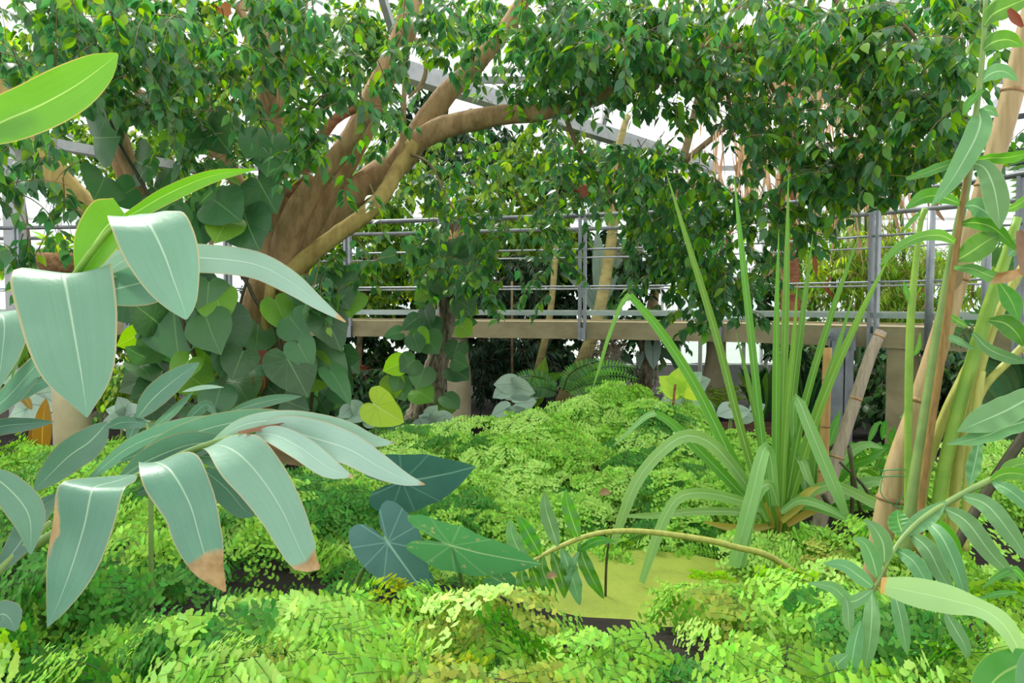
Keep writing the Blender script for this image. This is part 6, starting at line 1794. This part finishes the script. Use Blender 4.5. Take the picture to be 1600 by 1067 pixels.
# seedlings and pale-leaved plants along the back edge of the fern bed
r = thing('seedling', 'young seedling with two bright yellow-green rounded leaves above the fern crest', 'plant', base_at(1052, 640, 6.0))
stem_part(r, [(1050, 660, 6.0, 2.5), (1053, 620, 6.0, 2), (1055, 600, 6.0, 2)], 'bark_brown', 'stem')
for a, t, w in (((1054, 608), (1031, 588), 0.75), ((1056, 602), (1062, 574), 0.8), ((1072, 606), (1100, 626), 0.6)):
    heart((*a, 6.0), (*t, 5.97), w, 10, ROUND, na=20).build('leaf', M['taro_lime'], r)
PALE = [('pale silvery-leaved plant between the seedling and the brown planter box', (1080, 620, 6.6), [((1075, 605), (1110, 592)), ((1070, 612), (1040, 615)), ((1085, 620), (1105, 640)), ((1078, 600), (1095, 580)), ((1090, 632), (1118, 642)), ((1062, 618), (1035, 626))]),
        ('pale silvery-leaved plant beside the young yellow-green taro leaf', (545, 655, 5.6), [((545, 640), (530, 652)), ((552, 645), (572, 655)), ((540, 655), (520, 660)), ((560, 640), (550, 625)), ((585, 650), (605, 640)), ((575, 655), (592, 662))]),
        ('grey-green round-leaved plant at the foot of the rough vine trunk', (675, 655, 6.7), [((672, 650), (682, 634)), ((678, 655), (695, 648)), ((668, 655), (655, 650)), ((690, 655), (712, 655)), ((664, 660), (645, 662))]),
        ('white spathe-like leaves under the footbridge right of the round pillar', (800, 665, 7.4), [((790, 640), (768, 650)), ((800, 648), (822, 640)), ((795, 655), (775, 662)), ((806, 655), (828, 652)), ((800, 600), (772, 600)), ((806, 605), (835, 615)), ((790, 610), (770, 620)), ((812, 630), (838, 628))]),
        ('pale-leaved ground plant near the left edge behind the dark ginger leaf', (40, 640, 6.8), [((40, 625), (10, 618)), ((50, 632), (85, 636)), ((40, 640), (15, 650)), ((60, 615), (88, 612)), ((30, 655), (5, 662)), ((55, 650), (84, 658))]),
        ('pale-leaved ground plant below the bright gap left of the fig trunk', (190, 660, 6.6), [((190, 645), (165, 640)), ((200, 650), (225, 640)), ((185, 655), (160, 660)), ((205, 655), (235, 655)), ((195, 640), (185, 620))]),
        ('pale-leaved plant in front of the brown planter box at the right', (1140, 650, 6.8), [((1140, 640), (1120, 648)), ((1150, 645), (1172, 640)), ((1180, 640), (1195, 632)), ((1160, 650), (1182, 655))])]
for i, (lab, f, lv) in enumerate(PALE):
    r = thing('silver_leaf_plant', lab, 'plant', base_at(*f))
    px_tube([(f[0], f[1] + 25, f[2], 3), (f[0] + 2, f[1], f[2], 2.5), (f[0], f[1] - 20, f[2], 2)], 6).build('stem', M['stem_green'], r)
    for j, (a, t) in enumerate(lv):
        heart((*a, f[2] - 0.02), (*t, f[2] - 0.08), 0.8, rr.uniform(-30, 30), ROUND, na=18, seed=j).build('leaf', M['white_leaf'], r)
r = thing('golden_leaf_plant', 'two golden brown upright leaves beside the cream post at the left', 'plant', base_at(68, 715, 5.3))
for p, w in (([(66, 715, 5.3), (66, 680, 5.28), (68, 650, 5.27), (72, 622, 5.27)], 13), ([(50, 640, 5.4), (40, 625, 5.4), (30, 622, 5.4), (22, 628, 5.4)], 6), ([(60, 720, 5.3), (52, 690, 5.3), (50, 660, 5.3)], 7)):
    leaf_part(r, p, w, 'croton', n=12, m=3)

# planter box and its plants
a = P(1148, 640, 8.2)
r = thing('planter_box', 'low brown timber planter box behind the strap leaves right of the seedling', 'planter', (a.x, a.y, gz(a.x, a.y)))
z0 = gz(a.x, a.y) - 0.05
for k, (cx, cy, sx, sy) in enumerate(((0.35, -0.02, 1.7, 0.05), (0.35, 1.0, 1.7, 0.05), (-0.5, 0.5, 0.05, 1.0), (1.2, 0.5, 0.05, 1.0))):
    for j in range(2):
        mb = MB()
        box_into(mb, (a.x + cx, a.y + cy, z0 + 0.10 + j * 0.165), sx, sy, 0.155)
        mb.build('board', M['wood'], r, smooth=False)
mb = MB()
box_into(mb, (a.x + 0.35, a.y + 0.5, z0 + 0.17), 1.62, 0.96, 0.24)
mb.build('soil_fill', M['soil'], r, smooth=False)
def box_origin(px, py, d):
    p = P(px, py, d)
    return p
r = thing('birds_nest_fern', 'birds nest fern with dark upright blades growing in the brown planter box', 'fern', (a.x + 0.45, a.y + 0.5, z0 + 0.28))
b = Vector((a.x + 0.45, a.y + 0.5, z0 + 0.28))
for i in range(16):
    an = i * 2.4
    e = b + Vector((math.cos(an) * 0.28, math.sin(an) * 0.25, 0.50 + 0.12 * math.sin(i)))
    blade([b, b.lerp(e, 0.5) + Vector((0, 0, 0.08)), e], 0.05, n=8, m=2, world=True).build('blade', M['far_green' if i % 3 else 'far_lime'], r)
r = thing('feather_fern', 'light green feathery fern in the planter box left of the birds nest fern', 'fern', (a.x + 0.0, a.y + 0.5, z0 + 0.28))
b = Vector((a.x + 0.02, a.y + 0.5, z0 + 0.28))
for i in range(12):
    an = i * 2.4
    e = b + Vector((math.cos(an) * 0.3, math.sin(an) * 0.3, 0.34 + 0.1 * math.sin(i)))
    mb = MB()
    c = catmull([b, b.lerp(e, 0.5) + Vector((0, 0, 0.12)), e], 12)
    for k in range(2, 12):
        p = Vector(c[k])
        T = (Vector(c[min(k + 1, 12)]) - Vector(c[k - 1])).normalized()
        s = T.cross(Vector((0, 0, 1))).normalized()
        for sg in (-1, 1):
            L = 0.09 * math.sin(PI * k / 13) + 0.01
            blade([p, p + s * sg * L * .5 + T * 0.01, p + s * sg * L + T * 0.03], 0.011, n=2, m=1, world=True, mb=mb)
    mb.build('frond', M['far_lime'], r)
r = thing('grass_clump', 'dark sword-leaved clump right of the birds nest fern by the planter', 'plant', (a.x + 1.0, a.y + 0.5, z0 + 0.28))
b = Vector((a.x + 0.95, a.y + 0.5, z0 + 0.28))
for i in range(22):
    an = i * 2.4
    e = b + Vector((math.cos(an) * 0.34, math.sin(an) * 0.3, 0.55 + 0.2 * math.sin(i * 1.3)))
    blade([b, b.lerp(e, 0.55) + Vector((0, 0, 0.12)), e], 0.016, n=8, m=1, world=True).build('blade', M['far_dark' if i % 2 else 'far_green'], r)

# broad green strap leaves behind the rosette and a lush low clump by the bamboo
r = thing('spider_lily', 'broad soft green strap leaves behind the bamboo stakes', 'plant', base_at(1260, 790, 4.6))
for i, (pts, w) in enumerate((([(1262, 800, 4.6), (1255, 740, 4.6), (1240, 690, 4.6), (1225, 660, 4.6)], 12), ([(1265, 800, 4.6), (1272, 740, 4.6), (1275, 680, 4.6), (1275, 625, 4.6)], 11),
                              ([(1268, 800, 4.6), (1285, 730, 4.6), (1300, 680, 4.6), (1313, 640, 4.6)], 11), ([(1270, 800, 4.6), (1310, 725, 4.5), (1350, 695, 4.4), (1384, 702, 4.4)], 10),
                              ([(1270, 800, 4.6), (1320, 735, 4.5), (1360, 715, 4.4), (1388, 698, 4.4)], 9), ([(1258, 800, 4.6), (1235, 740, 4.6), (1215, 705, 4.6), (1190, 690, 4.6)], 10),
                              ([(1275, 805, 4.5), (1330, 765, 4.4), (1370, 752, 4.3), (1400, 765, 4.3)], 11), ([(1275, 805, 4.5), (1320, 790, 4.4), (1360, 790, 4.3), (1380, 805, 4.3)], 10),
                              ([(1258, 805, 4.55), (1240, 770, 4.5), (1230, 720, 4.5), (1232, 690, 4.5)], 10), ([(1262, 805, 4.5), (1280, 770, 4.5), (1290, 745, 4.5), (1300, 735, 4.5)], 9))):
    leaf_part(r, pts, w, 'pinna_green' if i % 3 else 'strap_grey', n=14, m=2, roll=20 * math.sin(i * 2), cup=0.3)
stem_part(r, [(1330, 820, 4.3, 3), (1332, 750, 4.3, 3), (1325, 694, 4.3, 3), (1300, 698, 4.3, 3), (1290, 712, 4.3, 2)], 'stem_dark', 'dead_stem', sides=6)
r = thing('lush_clump', 'lush bright green narrow-leaved clump on the ground between the two leaning bamboo poles', 'plant', base_at(1390, 730, 4.9))
for i in range(60):
    x0, y0 = 1385 + rr.gauss(0, 26), 740 + rr.gauss(0, 24)
    an = rr.uniform(-2.6, -0.4)
    L = rr.uniform(30, 60)
    d = 4.9 + rr.uniform(-0.3, 0.3)
    leaf_part(r, [(x0, y0, d), (x0 + math.cos(an) * L * .6, y0 + math.sin(an) * L * .7, d - 0.03), (x0 + math.cos(an) * L, y0 + math.sin(an) * L * .6, d - 0.06)], 5, 'pinna_green', n=6, m=1, roll=rr.uniform(-40, 40))
r = thing('broken_stems', 'cut dark stems standing by the foot of the strap-leaved rosette', 'stem', base_at(1300, 830, 3.9))
for p in ([(1312, 845, 3.9, 4), (1300, 800, 3.9, 4), (1286, 773, 3.9, 4)], [(1345, 800, 3.9, 3), (1335, 750, 3.9, 3), (1327, 700, 3.9, 3.5)], [(1305, 840, 3.9, 8), (1312, 830, 3.9, 8), (1316, 818, 3.9, 8)], [(1370, 800, 4.0, 2.5), (1350, 760, 4.0, 2.5), (1312, 722, 4.0, 2)]):
    stem_part(r, p, 'stem_dark', 'stub', sides=7)

# hanging basket and things at the left end of the bridge
a = P(92, 412, 9.2)
r = thing('fibre_basket', 'coconut fibre basket planter beyond the railing at the left end', 'planter', (a.x, a.y, a.z - 0.14))
tube_into(MB(), [a + Vector((0, 0, -0.15)), a + Vector((0, 0, -0.08)), a + Vector((0, 0, 0.05)), a + Vector((0, 0, 0.12))], [0.10, 0.2, 0.26, 0.24], 18, n=8, rough=0.06).build('basket', M['coco'], r)
for i in range(3):
    an = i * 2.1
    tube_into(MB(), [a + Vector((math.cos(an) * .24, math.sin(an) * .24, .1)), a + Vector((0, 0, 1.1)), a + Vector((0, 0, 3.2))], [0.004] * 3, 5).build('hanger', M['steel_dark'], r)
for i in range(18):
    an = i * 2.4
    e = a + Vector((math.cos(an) * 0.28, math.sin(an) * 0.28, 0.28 + 0.1 * math.sin(i * 1.7)))
    blade([a + Vector((0, 0, .08)), a.lerp(e, .5) + Vector((0, 0, .12)), e], 0.02, n=6, m=1, world=True).build('leaf', M['far_lime'], r)
for i, (px, py, d, lab) in enumerate(((907, 300, 10.5, 'small terracotta hanging pot among the leaves above the middle railing post'),)):
    c = P(px, py, d)
    r = thing('hanging_pot', lab, 'pot', (c.x, c.y, c.z - 0.1))
    tube_into(MB(), [c - Vector((0, 0, 0.1)), c, c + Vector((0, 0, 0.1))], [0.07, 0.10, 0.12], 14, n=4).build('pot', M['terracotta'], r)
    for k in range(3):
        tube_into(MB(), [c + Vector((math.cos(k * 2.1) * .11, math.sin(k * 2.1) * .11, .1)), c + Vector((0, 0, 0.9)), c + Vector((0, 0, 2.6))], [0.004] * 3, 5).build('hanger', M['steel_dark'], r)
    for k in range(10):
        e = c + Vector((math.cos(k * 2.4) * .25, math.sin(k * 2.4) * .25, 0.2))
        blade([c + Vector((0, 0, .1)), c.lerp(e, .5) + Vector((0, 0, .15)), e], 0.03, n=5, m=1, world=True).build('leaf', M['far_lime'], r)
a = P(542, 575, 11.2)
r = thing('brick_planter', 'reddish-brown planter wall below the bridge beam left of the rough trunk', 'planter', (a.x, a.y, gz(a.x, a.y)))
g0 = gz(a.x, a.y)
for row in range(9):
    for k in range(4):
        mb = MB()
        box_into(mb, (a.x - 0.42 + k * 0.27 + (0.13 if row % 2 else 0), a.y + 0.6, g0 + 0.04 + row * 0.085), 0.255, 0.12, 0.075)
        mb.build('brick', M['terracotta'], r, smooth=False)
r = thing('orange_flower', 'small orange flower at the right edge behind the fern stems', 'flower', base_at(1598, 545, 3.4))
stem_part(r, [(1602, 640, 3.4, 2), (1604, 590, 3.4, 2), (1600, 548, 3.4, 1.5)], 'stem_green', 'stem', sides=6)
m_or = solid_mat('orange_petal', '#f0982c', '#e07818', rough=0.5, bump=0)
for i in range(5):
    an = i * 1.257
    blade([(1600, 543, 3.4), (1600 + 5 * math.cos(an), 543 + 7 * math.sin(an), 3.39), (1600 + 8 * math.cos(an), 543 + 12 * math.sin(an), 3.38)], 4, n=5, m=1).build('petal', m_or, r)

# fallen leaves on the bed
for i, (px, py, d, lab) in enumerate(((945, 768, 4.35, 'small pinkish fallen leaf lying on the fern bank beyond the pond'), (862, 898, 2.72, 'small pale fallen leaf on the ferns beside the spotted taro leaf'))):
    o = blade([(px - 8, py + 4, d), (px, py, d - .01), (px + 9, py + 3, d - .02)], [2, 6, 1], n=6, m=2, cup=0.4, wave=0.2, seed=i).build('fallen_leaf', M['dead'], origin=P(px, py, d))
    tag(o, lab, 'leaf')
